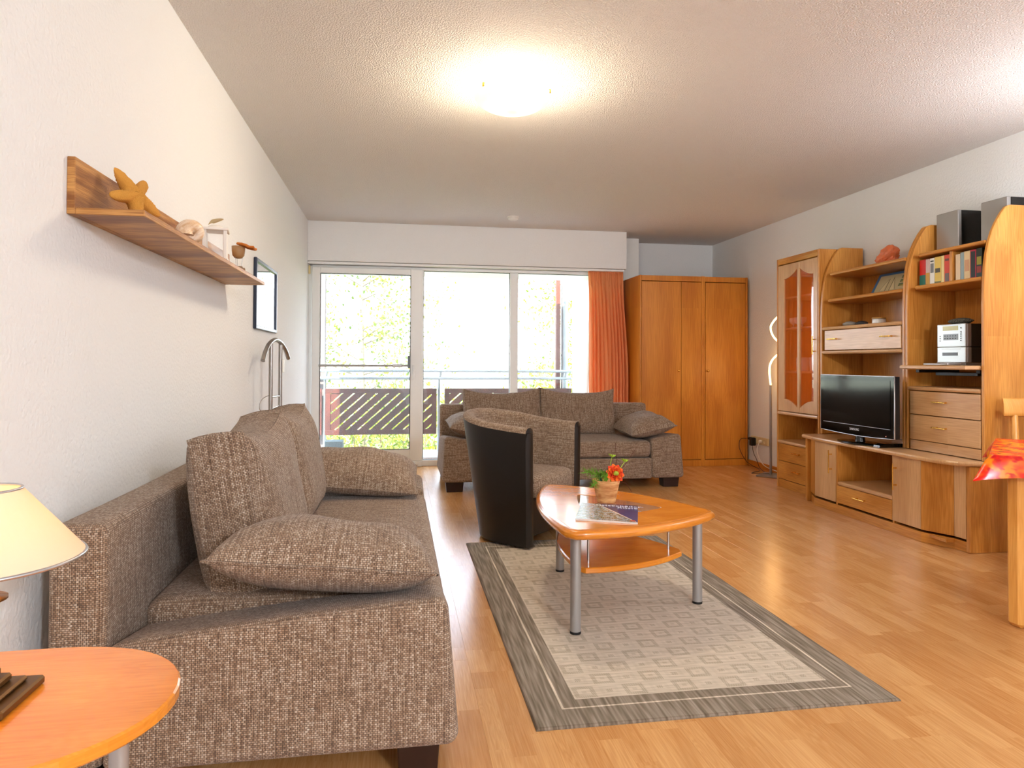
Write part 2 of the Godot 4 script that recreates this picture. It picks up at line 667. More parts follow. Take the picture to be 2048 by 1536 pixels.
# ---------------------------------------------------------------- window and balcony
func build_window():
	var st := mb()
	box(st, XL, -0.868, 0.0, 2.06, DW, DW + 0.08, 0.003)
	box(st, -0.868, 2.20, 2.042, 2.075, DW, DW + 0.08, 0.003)
	box(st, 0.252, 2.20, 0.0, 0.062, DW, DW + 0.08, 0.003)
	box(st, 0.205, 0.262, 0.0, 2.042, DW + 0.005, DW + 0.08, 0.003)
	box(st, 1.178, 1.264, 0.062, 2.042, DW, DW + 0.08, 0.006)
	box(st, 2.13, 2.20, 0.062, 2.042, DW, DW + 0.08, 0.003)
	var win := structure("window_1", st, M.white, "white fixed balcony window with two large panes behind the sofa")
	for e in [[0.262, 1.178], [1.264, 2.13]]:
		st = mb()
		box(st, e[0] - 0.01, e[1] + 0.01, 0.055, 2.05, DW + 0.034, DW + 0.046, 0)
		part(win, "pane", st, M.glass)
		st = mb()
		gasket(st, e[0], e[1], 0.062, 2.042, DW + 0.028)
		part(win, "gasket", st, M.rubber)
	# sliding sash
	st = mb()
	var f := DW - 0.035
	box(st, -0.865, -0.782, 0.06, 2.048, f, DW - 0.002, 0.005)
	box(st, 0.126, 0.248, 0.06, 2.048, f, DW - 0.002, 0.005)
	box(st, -0.782, 0.126, 1.985, 2.048, f, DW - 0.002, 0.005)
	box(st, -0.782, 0.126, 0.06, 0.182, f, DW - 0.002, 0.005)
	box(st, -0.868, 0.252, 0.0, 0.058, DW - 0.04, DW + 0.08, 0.004)
	var door := structure("door_1", st, M.white, "white sliding balcony door with one tall pane")
	st = mb()
	box(st, -0.79, 0.134, 0.174, 1.993, DW - 0.022, DW - 0.012, 0)
	var dp := pane(Color(0.72, 0.77, 0.79, 0.20))
	part(door, "pane", st, dp)
	st = mb()
	gasket(st, -0.782, 0.126, 0.182, 1.985, f - 0.001)
	part(door, "gasket", st, M.rubber)
	st = mb()
	cbox(st, V(0.165, 0.985, f - 0.006), Vector3(0.03, 0.14, 0.012), 0.004)
	tube(st, [V(0.165, 1.0, f - 0.01), V(0.165, 1.0, f - 0.045), V(0.16, 0.99, f - 0.055), V(0.155, 0.90, f - 0.055)], 0.009, 8)
	part(door, "handle", st, M.white)
	st = mb()
	tube(st, [V(-0.79, 1.045, f - 0.03), V(0.10, 1.045, f - 0.03)], 0.012, 10)
	cbox(st, V(-0.005, 1.045, f - 0.03), Vector3(0.10, 0.034, 0.034), 0.005)
	part(door, "security_bar", st, M.silver_paint)
	st = mb()
	cbox(st, V(0.112, 1.085, f - 0.02), Vector3(0.026, 0.13, 0.04), 0.004)
	part(door, "bar_bracket", st, mat(Color(0.42, 0.47, 0.50), 0.5))
	st = mb()
	box(st, XL + 0.004, XL + 0.022, 1.97, 2.055, 7.19, 7.215, 0.003)
	var o := single("shutter_strap_guide", st, mat(Color(0.86, 0.78, 0.56), 0.6), "small cream shutter strap guide in the corner above the balcony door", "strap guide")
	o.set_meta("kind", "structure")
	build_curtain()

func gasket(st: SurfaceTool, x0: float, x1: float, y0: float, y1: float, d: float):
	var t := 0.005
	box(st, x0, x0 + t, y0, y1, d, d + 0.008, 0)
	box(st, x1 - t, x1, y0, y1, d, d + 0.008, 0)
	box(st, x0, x1, y0, y0 + t, d, d + 0.008, 0)
	box(st, x0, x1, y1 - t, y1, d, d + 0.008, 0)

func build_curtain():
	var t := thing("curtain", V(2.2, 0.0, 7.2), "orange gathered curtain hanging beside the wardrobe", "curtain")
	for layer in 2:
		var st := mb()
		var n := 130
		var rows := 22
		var pts := []
		for j in rows + 1:
			var v := float(j) / rows            # 0 top, 1 bottom
			var y := lerpf(2.072, 0.03, v)
			var x0 := lerpf(2.015, 2.05, smoothstep(0.1, 0.9, v)) + 0.012 * sin(v * 7.0)
			var x1 := lerpf(2.405, 2.470, smoothstep(0.0, 0.6, v))
			if layer == 1:
				x0 = lerpf(2.04, 1.99, smoothstep(0.1, 0.8, v))
				x1 = x0 + 0.13
			var row := []
			for i in n + 1:
				var u := float(i) / n
				var amp := lerpf(0.010, 0.032, smoothstep(0.0, 0.3, v)) * (0.7 + 0.3 * sin(u * 9.0))
				var ph := u * TAU * (17.0 if v < 0.06 else 11.0) + 1.2 * sin(u * 8.0) + 0.5 * sin(v * 3.0 + u * 5.0)
				var d := 7.195 + amp * sin(ph) + 0.010 * sin(u * 41.0 + v * 4.0)
				if layer == 1: d = 7.222 + 0.012 * sin(u * 20.0 + v * 2.0)
				row.append(V(lerpf(x0, x1, u) + 0.006 * cos(ph), y, d))
			pts.append(row)
		for j in rows:
			for i in n:
				quad(st, pts[j][i], pts[j][i + 1], pts[j + 1][i + 1], pts[j + 1][i], 0)
		part(t, "drape" if layer == 0 else "sheer_lining", st, M.curtain if layer == 0 else M.sheer)
	var st2 := mb()
	for i in 90:
		var u := float(i) / 89
		cbox(st2, V(lerpf(2.02, 2.40, u), 2.066, 7.19 + 0.008 * sin(u * 107.0)), Vector3(0.006, 0.022, 0.012), 0.001)
	part(t, "heading_tape", st2, M.curtain)

func build_balcony():
	var st := mb()
	box(st, -2.4, 3.0, -0.25, -0.02, DW + 0.08, 8.78, 0.004)
	var concrete := mat(Color(0.62, 0.66, 0.68), 0.85)
	relief_noise(concrete, 0.05, 0.05, 1.5)
	var bf := part(self, "balcony_floor", st, concrete)
	bf.set_meta("kind", "structure")
	st = mb()
	box(st, 2.205, 2.7, -0.02, 2.75, DW + 0.24, 8.62, 0.004)
	var bw := part(self, "wall_balcony", st, mat(Color(0.95, 0.95, 0.93), 0.9))
	bw.set_meta("kind", "structure")
	# railing
	var metal := mat(Color(0.62, 0.66, 0.69), 0.35, 0.8)
	var red := tex_mat(wood_img(Color(0.22, 0.075, 0.06), Color(0.34, 0.13, 0.10), 61), 0.6, Vector3(2, 2, 2), true)
	var t := thing("balcony_railing", V(0.5, -0.02, 8.6), "galvanised balcony railing with dark red slatted wooden panels", "railing")
	for y in [0.975, 0.885]:
		st = mb()
		tube(st, [V(-2.2, y, 8.60), V(2.19, y, 8.60)], 0.019, 12)
		part(t, "handrail", st, metal)
	for x in [-0.87, 0.506, 2.10]:
		st = mb()
		tube(st, [V(x, -0.02, 8.63), V(x, 0.87, 8.63), V(x + 0.012, 0.905, 8.62), V(x + 0.02, 0.965, 8.60)], 0.018, 10)
		part(t, "post", st, metal)
	for pl in [[-0.86, 0.476], [0.574, 2.19], [-2.2, -0.90]]:
		var x0: float = pl[0]
		var x1: float = pl[1]
		st = mb()
		box(st, x0, x1, 0.70, 0.758, 8.585, 8.615, 0.003)
		box(st, x0, x1, 0.197, 0.258, 8.585, 8.615, 0.003)
		box(st, x0, x0 + 0.062, 0.258, 0.70, 8.585, 8.615, 0.003)
		box(st, x1 - 0.062, x1, 0.258, 0.70, 8.585, 8.615, 0.003)
		var fr := part(t, "panel_frame", st, red)
		var hole := PackedVector2Array([Vector2(x0 + 0.062, 0.258), Vector2(x1 - 0.062, 0.258), Vector2(x1 - 0.062, 0.70), Vector2(x0 + 0.062, 0.70)])
		var s := x0 - 0.9
		while s < x1:
			# diagonal slat rising to the right
			var q := PackedVector2Array([Vector2(s, 0.2), Vector2(s + 0.113, 0.2), Vector2(s + 0.113 + 0.62, 0.75), Vector2(s + 0.62, 0.75)])
			for piece in Geometry2D.intersect_polygons(q, hole):
				if piece.size() > 2:
					var sl := mb()
					plate(sl, Array(piece), 8.593, 8.607, on_side, 0.001)
					part(fr, "slat", sl, red)
			s += 0.137
	# posts at the corners
	st = mb()
	box(st, -0.975, -0.875, -0.02, 2.75, 8.68, 8.78, 0.004)
	single("balcony_post", st, mat(Color(0.40, 0.37, 0.37), 0.8), "grey square wooden post at the balcony corner behind the door", "post")
	st = mb()
	box(st, 2.005, 2.06, -0.02, 2.75, 8.66, 8.72, 0.003)
	single("balcony_post", st, mat(Color(0.34, 0.13, 0.09), 0.7), "slim dark red post beside the downpipe", "post")
	t = thing("downpipe", V(2.125, -0.02, 8.72), "zinc rain downpipe beside the slim red post", "downpipe")
	st = mb()
	tube(st, [V(2.125, -0.02, 8.72), V(2.125, 2.75, 8.72)], 0.047, 16)
	part(t, "pipe", st, metal)
	for y in [1.18, 2.3]:
		st = mb()
		tube(st, [V(2.125, y - 0.012, 8.72), V(2.125, y + 0.012, 8.72)], 0.053, 16)
		part(t, "clamp", st, metal)
	# satellite dish on its arm
	t = thing("satellite_dish", V(2.12, 2.0, 8.2), "white satellite dish on an arm over the balcony", "dish")
	st = mb()
	var axis := Basis(Vector3(0, 1, 0), 0.35) * Basis(Vector3(0, 0, 1), PI / 2)
	for i in 8:
		for k in 28:
			var pp := []
			for e in [[i, k], [i, k + 1], [i + 1, k + 1], [i + 1, k]]:
				var rr: float = 0.17 * e[0] / 8.0
				var a: float = TAU * e[1] / 28
				pp.append(V(2.10, 2.02, 8.15) + axis * Vector3(cos(a) * rr, 0.9 * rr * rr, sin(a) * rr))
			quad(st, pp[0], pp[1], pp[2], pp[3], 0)
	part(t, "reflector", st, mat(Color(0.93, 0.94, 0.95), 0.4))
	st = mb()
	tube(st, [V(2.10, 2.02, 8.15), V(2.07, 1.98, 8.40), V(2.09, 1.93, 8.62)], 0.02, 10)
	part(t, "arm", st, M.white)
	st = mb()
	cbox(st, V(-0.72, 0.075, 8.25), Vector3(0.20, 0.19, 0.20), 0.006)
	single("planter_box", st, mat(Color(0.40, 0.47, 0.48), 0.7), "square grey planter box standing on the balcony floor", "planter")

# ---------------------------------------------------------------- wardrobe
func build_wardrobe():
	var F := 6.88
	var B := 7.48
	for u in [[2.482, 3.184, [[2.506, 2.9405], [2.9435, 3.168]], [2.908], "beech wardrobe with two unequal doors next to the orange curtain"], [3.184, 3.690, [[3.212, 3.668]], [3.236], "narrow beech wardrobe with one door against the right wall"]]:
		var x0: float = u[0]
		var x1: float = u[1]
		var t := thing("wardrobe", V((x0 + x1) / 2, 0, (F + B) / 2), u[4], "wardrobe", "wardrobes in the corner")
		var st := mb()
		box(st, x0, x0 + 0.020, 0, 2.006, F - 0.006, B, 0.003)
		box(st, x1 - 0.020, x1, 0, 2.006, F - 0.006, B, 0.003)
		box(st, x0 + 0.02, x1 - 0.02, 1.985, 2.004, F, B, 0.002)
		box(st, x0 + 0.02, x1 - 0.02, 0.05, 0.068, F + 0.02, B, 0.002)
		box(st, x0 + 0.02, x1 - 0.02, 0.05, 2.0, B - 0.01, B, 0)
		part(t, "carcass", st, M.ward)
		st = mb()
		box(st, x0 + 0.021, x1 - 0.021, 1.948, 2.003, F - 0.003, F + 0.015, 0.002)
		part(t, "cornice", st, M.ward)
		st = mb()
		box(st, x0 + 0.021, x1 - 0.021, 0.0, 0.067, F - 0.003, F + 0.015, 0.002)
		part(t, "plinth", st, M.ward)
		for e in u[2]:
			st = mb()
			box(st, e[0], e[1], 0.073, 1.942, F + 0.002, F + 0.02, 0.002)
			var dr := part(t, "door", st, M.ward)
			for kx in u[3]:
				if kx > e[0] and kx < e[1]:
					st = mb()
					var p := []
					for q in [[0.006, 0.0], [0.006, 0.012], [0.012, 0.016], [0.013, 0.022], [0.008, 0.028], [0.0, 0.029]]:
						p.append(q)
					knob(st, V(kx, 1.005, F + 0.002), p)
					part(dr, "knob", st, M.brass)

# a small turned knob pointing at the camera (towards smaller depth)
func knob(st: SurfaceTool, c: Vector3, prof: Array):
	var s2 := mb()
	lathe(s2, Vector3.ZERO, prof, 14)
	var arr := s2.commit()
	st.append_from(arr, 0, Transform3D(Basis(Vector3.RIGHT, PI / 2), c))

# bow handle on a face that looks towards -x; along: 0 = depth, 1 = height
func bow(st: SurfaceTool, x: float, y: float, d: float, l: float, along: int):
	var a := V(0, 0, 1) if along == 0 else Vector3.UP
	var c := V(x, y, d)
	var o := Vector3(-0.026, 0, 0)
	tube(st, [c + o - a * l * 0.5, c + o - a * l * 0.3, c + o + a * l * 0.3, c + o + a * l * 0.5], [0.0045, 0.0042, 0.0042, 0.0045], 8)
	for s in [-1, 1]:
		tube(st, [c + a * l * 0.32 * s, c + o * 0.5 + a * l * 0.32 * s, c + o + a * l * 0.32 * s], [0.006, 0.004, 0.0055], 8)

# ---------------------------------------------------------------- wall unit along the right wall
const F := 3.33       # front plane
const BK := 3.695     # back panels

func side_outline(y0: float) -> Array:
	return [Vector2(BK, y0), Vector2(F, y0), Vector2(F, 1.45), Vector2(3.333, 1.55), Vector2(3.339, 1.65), Vector2(3.350, 1.73), Vector2(3.366, 1.80), Vector2(3.388, 1.862), Vector2(3.415, 1.915), Vector2(3.446, 1.965), Vector2(3.476, 2.003), Vector2(3.490, 2.012), Vector2(3.512, 2.018), Vector2(BK, 2.018)]

func shelf_board(st: SurfaceTool, d0: float, d1: float, y0: float, y1: float, x: float, chamfer := 0.0):
	var p := [Vector2(BK, d0), Vector2(x, d0), Vector2(x, d1 - chamfer), Vector2(x + chamfer * 0.9, d1), Vector2(BK, d1)]
	if chamfer <= 0.0: p = [Vector2(BK, d0), Vector2(x, d0), Vector2(x, d1), Vector2(BK, d1)]
	var m := (y0 + y1) / 2
	slab(st, PackedVector2Array(p), [[0.008, y0], [0.002, y0 + 0.004], [0.0, m], [0.002, y1 - 0.004], [0.008, y1]], on_floor)

func build_wall_unit():
	build_vitrine()
	build_middle()
	build_tower()
	build_lowboard()

func build_vitrine():
	var t := thing("display_cabinet", V(3.5, 0, 5.36), "tall beech display cabinet with amber glass door beside the floor lamp", "cabinet")
	var d0 := 5.056
	var d1 := 5.682
	var st := mb()
	box(st, F - 0.004, BK, 0, 2.01, d0, d0 + 0.02, 0.004)
	part(t, "side_panel", st, M.beech)
	st = mb()
	box(st, F - 0.004, BK, 0, 2.01, d1 - 0.02, d1, 0.004)
	part(t, "side_panel", st, M.beech)
	var a := d0 + 0.02
	var b := d1 - 0.02
	st = mb()
	box(st, BK - 0.008, BK, 0, 2.0, a, b, 0)
	part(t, "back_panel", st, M.beech)
	st = mb()
	box(st, F + 0.01, BK, 1.985, 2.008, a, b, 0.002)
	part(t, "top_board", st, M.beech)
	st = mb()
	plate(st, [Vector2(F + 0.02, 1.952), Vector2(F + 0.002, 1.958), Vector2(F - 0.006, 1.985), Vector2(F - 0.004, 2.008), Vector2(F + 0.02, 2.008)], a, b, on_side, 0.001)
	part(t, "cornice", st, M.beech_h)
	for y in [[1.65, 1.668], [1.380, 1.398], [1.005, 1.023]]:
		st = mb()
		box(st, F + 0.03, BK - 0.01, y[0], y[1], a, b, 0.002)
		part(t, "shelf", st, M.pale_h)
	for y in [[0.640, 0.668], [0.388, 0.414]]:
		st = mb()
		shelf_board(st, a, b, y[0], y[1], F - 0.008)
		part(t, "shelf", st, M.pale_h)
	for y in [[0.238, 0.384], [0.078, 0.233]]:
		st = mb()
		box(st, F - 0.002, F + 0.016, y[0], y[1], a + 0.004, b - 0.004, 0.002)
		var dr := part(t, "drawer", st, M.beech_h)
		st = mb()
		bow(st, F - 0.002, (y[0] + y[1]) / 2 + 0.01, 5.36, 0.10, 0)
		part(dr, "handle", st, M.brass)
	st = mb()
	box(st, F + 0.004, F + 0.02, 0.0, 0.072, a + 0.002, b - 0.002, 0.001)
	part(t, "plinth", st, M.beech_h)
	# glazed door: stiles, mullion, arched corners
	st = mb()
	box(st, F - 0.003, F + 0.016, 0.674, 1.946, 5.567, b - 0.004, 0.002)
	box(st, F - 0.003, F + 0.016, 0.674, 1.946, a + 0.004, 5.135, 0.002)
	box(st, F - 0.006, F + 0.016, 0.674, 1.946, 5.330, 5.362, 0.003)
	for half in [[5.567, 5.362], [5.135, 5.330]]:
		for top in [true, false]:
			var poly := []
			var ye := 1.946 if top else 0.674
			poly.append(Vector2(half[1], ye))
			poly.append(Vector2(half[0], ye))
			for i in 11:
				var u := i / 10.0
				var y := 1.822 + 0.072 * pow(u, 2.0) if top else 0.780 - 0.068 * pow(u, 2.0)
				poly.append(Vector2(lerpf(half[0], half[1], u), y))
			plate(st, poly, F - 0.002, F + 0.014, on_front, 0.001)
	var dr2 := part(t, "door", st, M.pale)
	st = mb()
	box(st, F + 0.006, F + 0.010, 0.70, 1.92, 5.12, 5.58, 0)
	part(dr2, "pane", st, M.amber_glass)
	st = mb()
	bow(st, F - 0.003, 1.235, 5.108, 0.15, 1)
	part(dr2, "handle", st, M.brass)

func build_middle():
	var t := thing("wall_shelf_unit", V(3.5, 0.53, 4.58), "open beech shelf unit with curved sides and a pale drawer above the television", "shelf unit")
	var st := mb()
	plate(st, side_outline(0.53), 5.022, 5.048, on_side, 0.004)
	part(t, "side_panel", st, M.beech)
	st = mb()
	plate(st, side_outline(0.53), 4.113, 4.138, on_side, 0.004)
	part(t, "side_panel", st, M.beech)
	var a := 4.140
	var b := 5.020
	st = mb()
	box(st, BK - 0.008, BK, 0.53, 1.80, a, b, 0)
	part(t, "back_panel", st, M.beech)
	for y in [[1.780, 1.805, 3.352, 0.07], [1.570, 1.594, F + 0.004, 0.07], [1.350, 1.376, F - 0.004, 0.0], [1.163, 1.189, F - 0.004, 0.0]]:
		st = mb()
		shelf_board(st, a, b, y[0], y[1], y[2], y[3])
		part(t, "shelf", st, M.pale_h if y[1] < 1.4 else M.beech_h)
	st = mb()
	box(st, F - 0.002, F + 0.016, 1.193, 1.346, a + 0.006, b - 0.035, 0.002)
	var dr := part(t, "drawer", st, M.pale_h)
	for d in [4.265, 4.865]:
		st = mb()
		bow(st, F - 0.002, 1.278, d, 0.11, 0)
		part(dr, "handle", st, M.brass)

func build_tower():
	var t := thing("hifi_cabinet", V(3.5, 0.53, 3.79), "beech cabinet with curved sides, book shelf and two drawers beside the television", "cabinet")
	var st := mb()
	plate(st, side_outline(0.53), 4.085, 4.110, on_side, 0.004)
	part(t, "side_panel", st, M.beech)
	st = mb()
	plate(st, side_outline(0.53), 3.480, 3.503, on_side, 0.004)
	part(t, "side_panel", st, M.beech)
	var a := 3.506
	var b := 4.082
	st = mb()
	box(st, BK - 0.008, BK, 0.53, 1.80, a, b, 0)
	part(t, "back_panel", st, M.beech)
	for y in [[1.790, 1.812, 3.36, 0.06], [1.574, 1.598, F + 0.004, 0.06], [0.916, 0.942, F - 0.004, 0.0]]:
		st = mb()
		shelf_board(st, a, b, y[0], y[1], y[2], y[3])
		part(t, "shelf", st, M.beech_h if y[0] > 1.0 else M.pale_h)
	st = mb()
	box(st, 3.385, BK - 0.01, 1.598, 1.790, 3.772, 3.795, 0.002)
	part(t, "divider", st, M.beech)
	# pull-out board on black runners
	st = mb()
	slab(st, PackedVector2Array([Vector2(BK - 0.02, a + 0.002), Vector2(3.32, a + 0.002), Vector2(3.255, a + 0.03), Vector2(3.245, 4.055), Vector2(BK - 0.02, 4.055)]), [[0.006, 1.054], [0.0, 1.060], [0.0, 1.073], [0.006, 1.079]], on_floor)
	var pb := part(t, "pull_out_board", st, M.pale_h)
	st = mb()
	box(st, 3.36, 3.66, 1.032, 1.052, 4.02, 4.05, 0.002)
	box(st, 3.36, 3.66, 1.032, 1.052, 3.54, 3.57, 0.002)
	box(st, 3.42, 3.50, 1.015, 1.036, 3.62, 3.95, 0.002)
	part(pb, "runner", st, M.black)
	for y in [[0.762, 0.911], [0.597, 0.757]]:
		st = mb()
		box(st, F - 0.002, F + 0.016, y[0], y[1], a + 0.002, b - 0.018, 0.002)
		var dr := part(t, "drawer", st, M.pale_h)
		st = mb()
		bow(st, F - 0.002, (y[0] + y[1]) / 2 + 0.012, 3.795, 0.11, 0)
		part(dr, "handle", st, M.brass)
	st = mb()
	box(st, F + 0.002, F + 0.018, 0.532, 0.592, a, b - 0.016, 0.001)
	part(t, "plinth", st, M.pale_h)

func build_lowboard():
	var t := thing("tv_lowboard", V(3.45, 0, 4.27), "low beech media sideboard with brass handles under the television", "sideboard")
	var X := 3.163
	var st := mb()
	box(st, 3.203, BK, 0, 0.498, 5.028, 5.053, 0.004)
	part(t, "side_panel", st, M.beech)
	st = mb()
	box(st, 3.243, BK, 0, 0.498, 3.490, 3.520, 0.004)
	part(t, "side_panel", st, M.beech)
	st = mb()
	var top := [Vector2(BK, 5.053), Vector2(3.318, 5.053), Vector2(3.310, 5.070), Vector2(3.195, 5.070), Vector2(3.172, 5.05), Vector2(3.140, 4.86), Vector2(3.130, 4.70), Vector2(3.132, 3.78), Vector2(3.142, 3.66), Vector2(3.160, 3.57), Vector2(3.188, 3.515), Vector2(3.225, 3.488), Vector2(3.27, 3.478), Vector2(BK, 3.478)]
	slab(st, PackedVector2Array(top), [[0.010, 0.499], [0.003, 0.502], [0.0, 0.510], [0.0, 0.517], [0.003, 0.524], [0.010, 0.527]], on_floor)
	part(t, "top_board", st, M.pale)
	st = mb()
	box(st, BK - 0.012, BK, 0.0, 0.498, 3.52, 5.028, 0)
	part(t, "back_panel", st, M.beech)
	# corner panels that slant back to the sides
	st = mb()
	plate(st, [Vector2(3.232, 5.026), Vector2(X + 0.006, 4.868), Vector2(X + 0.024, 4.862), Vector2(3.250, 5.02)], 0.075, 0.498, on_floor, 0.001)
	part(t, "corner_panel", st, M.beech)
	st = mb()
	plate(st, [Vector2(X, 3.771), Vector2(3.240, 3.604), Vector2(3.258, 3.612), Vector2(X + 0.018, 3.780)], 0.075, 0.498, on_floor, 0.001)
	part(t, "corner_panel", st, M.beech)
	st = mb()
	plate(st, [Vector2(3.240, 3.602), Vector2(3.244, 3.521), Vector2(3.262, 3.521), Vector2(3.258, 3.602)], 0.075, 0.498, on_floor, 0.001)
	part(t, "corner_panel", st, M.pale)
	st = mb()
	plate(st, [Vector2(3.238, 5.026), Vector2(X, 4.866), Vector2(X, 3.771), Vector2(3.242, 3.602), Vector2(3.246, 3.521), Vector2(3.266, 3.521), Vector2(3.262, 3.61), Vector2(X + 0.018, 3.782), Vector2(X + 0.018, 4.858), Vector2(3.256, 5.02)], 0.0, 0.060, on_floor, 0.001)
	part(t, "plinth", st, M.beech_h)
	# open bay
	st = mb()
	box(st, X + 0.004, BK - 0.012, 0.03, 0.498, 4.588, 4.606, 0.001)
	box(st, X + 0.004, BK - 0.012, 0.03, 0.498, 4.008, 4.024, 0.001)
	box(st, X + 0.02, BK - 0.012, 0.04, 0.058, 3.6, 4.9, 0.0)
	part(t, "partition", st, M.beech)
	st = mb()
	shelf_board(st, 4.026, 4.586, 0.204, 0.232, X + 0.002)
	part(t, "shelf", st, M.pale_h)
	st = mb()
	box(st, X, X + 0.018, 0.076, 0.202, 4.026, 4.598, 0.002)
	var dr := part(t, "drawer", st, M.beech_h)
	st = mb()
	bow(st, X, 0.148, 4.325, 0.12, 0)
	part(dr, "handle", st, M.brass)
	for e in [[4.608, 4.862, 4.655], [3.775, 4.022, 3.985]]:
		st = mb()
		box(st, X, X + 0.018, 0.076, 0.496, e[0], e[1], 0.002)
		var dd := part(t, "door", st, M.pale)
		st = mb()
		bow(st, X, 0.365, e[2], 0.17, 1)
		part(dd, "handle", st, M.brass)

# ---------------------------------------------------------------- sofas
# own axes of a sofa: x along its width from the sitter's right arm, +z to the front (0 = front edge of the arm tops)
func make_sofa(label: String) -> Node3D:
	var t := thing("sofa", Vector3.ZERO, label, "sofa", "pair of matching sofas")
	for side in 2:
		var st := mb()
		rbox(st, Vector3(0.28, 0.39, 0.86), 0.035, 16, func(p):
			var u: float = (p.x + 1) / 2
			var v: float = (p.y + 1) / 2
			var w: float = (p.z + 1) / 2
			var top := lerpf(0.392, 0.470, w) - 0.045 * u + 0.008 * sin(PI * w)
			var x := lerpf(0.0, 0.272, u) - 0.022 * (1 - v) * (1 - u)
			var z := lerpf(-0.835, 0.0, w) + 0.032 * (1 - v) * w
			if side == 1: x = 2.07 - x
			return Vector3(x, lerpf(0.085, top, v), z))
		lpart(t, "arm", st, M.fabric)
	var s := mb()
	rbox(s, Vector3(1.52, 0.15, 0.84), 0.045, 28, func(p):
		var x: float = 1.035 + p.x * 0.761
		var z: float = -0.415 + p.z * 0.425
		var y: float = 0.335 + p.y * 0.072
		if p.y > 0:
			y += 0.012 * (1 - p.x * p.x) * (1 - p.z * p.z)
			y += 0.0035 * sin(x * 55.0 + 3.0 * sin(x * 9.0)) * smoothstep(0.45, 0.85, p.z) * (0.5 + 0.5 * sin(x * 7.0))
		return Vector3(x, y, z))
	lpart(t, "seat", s, M.fabric)
	s = mb()
	rbox(s, Vector3(1.52, 0.175, 0.8), 0.014, 10, func(p):
		return Vector3(1.035 + p.x * 0.761, 0.172 + p.y * 0.088, -0.40 + p.z * 0.42))
	lpart(t, "front_panel", s, M.fabric)
	s = mb()
	rbox(s, Vector3(2.05, 0.60, 0.135), 0.028, 16, func(p):
		return Vector3(1.035 + p.x * 1.025, 0.385 + p.y * 0.300 + 0.004 * sin(p.x * 3.0), -0.9025 + p.z * 0.0675))
	lpart(t, "backrest", s, M.fabric)
	for x in [0.085, 1.985]:
		for z in [-0.075, -0.86]:
			s = mb()
			var k := 1.0
			for i in 1:
				rbox(s, Vector3(0.15, 0.085, 0.11), 0.004, 4, func(p):
					var sh: float = 1.0 - 0.10 * (1 - p.y) / 2 * k
					return Vector3(x + p.x * 0.075 * sh, 0.043 + p.y * 0.043, z + p.z * 0.055 * sh), -1)
			lpart(t, "leg", s, M.darkwood)
	return t

# thick boxed cushion, bottom edge at y = 0, +z is its front
func cushion_mesh(w: float, h: float, tm: float, te: float, sag: float, sd: int) -> Array:
	var n := 30
	var st := mb()
	var seam := mb()
	var rim_f := []
	var ph := sd * 1.7
	var pt := func(u, v, front):
		var uu: float = u * 2 - 1
		var vv: float = v * 2 - 1
		var e := pow(maxf(0, 1 - pow(absf(uu), 4.0)), 0.55) * pow(maxf(0, 1 - pow(absf(vv), 4.0)), 0.55)
		var th: float = te + (tm - te) * e * (1.15 - 0.35 * v)
		var x: float = uu * w / 2 * (1 - 0.025 * (1 - vv * vv)) * (1 + 0.02 * (1 - v))
		var ytop: float = h - sag * pow(maxf(0, 1 - uu * uu), 0.8)
		var y: float = v * ytop
		th += 0.006 * sin(uu * 7.0 + ph + vv * 3.0) * e
		th += 0.007 * sin(8.0 * (absf(uu) + v) + ph) * smoothstep(0.55, 0.95, v) * e
		var edge := (1.0 - smoothstep(0.0, 0.10, u)) + smoothstep(0.9, 1.0, u)
		return Vector3(x, y, (th / 2 if front else -th * 0.42) + 0.006 * edge * sin(v * 9.0 + ph))
	for side in [true, false]:
		var g := []
		for i in n + 1:
			var row := []
			for j in n + 1:
				row.append(pt.call(float(i) / n, float(j) / n, side))
			g.append(row)
		for i in n:
			for j in n:
				if side: quad(st, g[i][j], g[i][j + 1], g[i + 1][j + 1], g[i + 1][j], 1)
				else: quad(st, g[i][j], g[i + 1][j], g[i + 1][j + 1], g[i][j + 1], 2)
		var ring := []
		for i in n: ring.append(g[i][0])
		for j in n: ring.append(g[n][j])
		for i in n: ring.append(g[n - i][n])
		for j in n: ring.append(g[0][n - j])
		rim_f.append(ring)
	var m: int = rim_f[0].size()
	var c := Vector3(0, h / 2, 0)
	for i in m:
		var j := (i + 1) % m
		var steps := 4
		for k in steps:
			var q := []
			for e in [[i, k], [j, k], [j, k + 1], [i, k + 1]]:
				var f: float = float(e[1]) / steps
				var p: Vector3 = rim_f[0][e[0]].lerp(rim_f[1][e[0]], f)
				var o := p - c
				o.z = 0
				q.append(p + o.normalized() * 0.018 * sin(PI * f))
			quad(st, q[0], q[1], q[2], q[3], 3)
	var path := []
	for i in m + 1:
		path.append(rim_f[0][i % m])
	tube(seam, path, 0.0035, 5, false)
	return [st, seam]

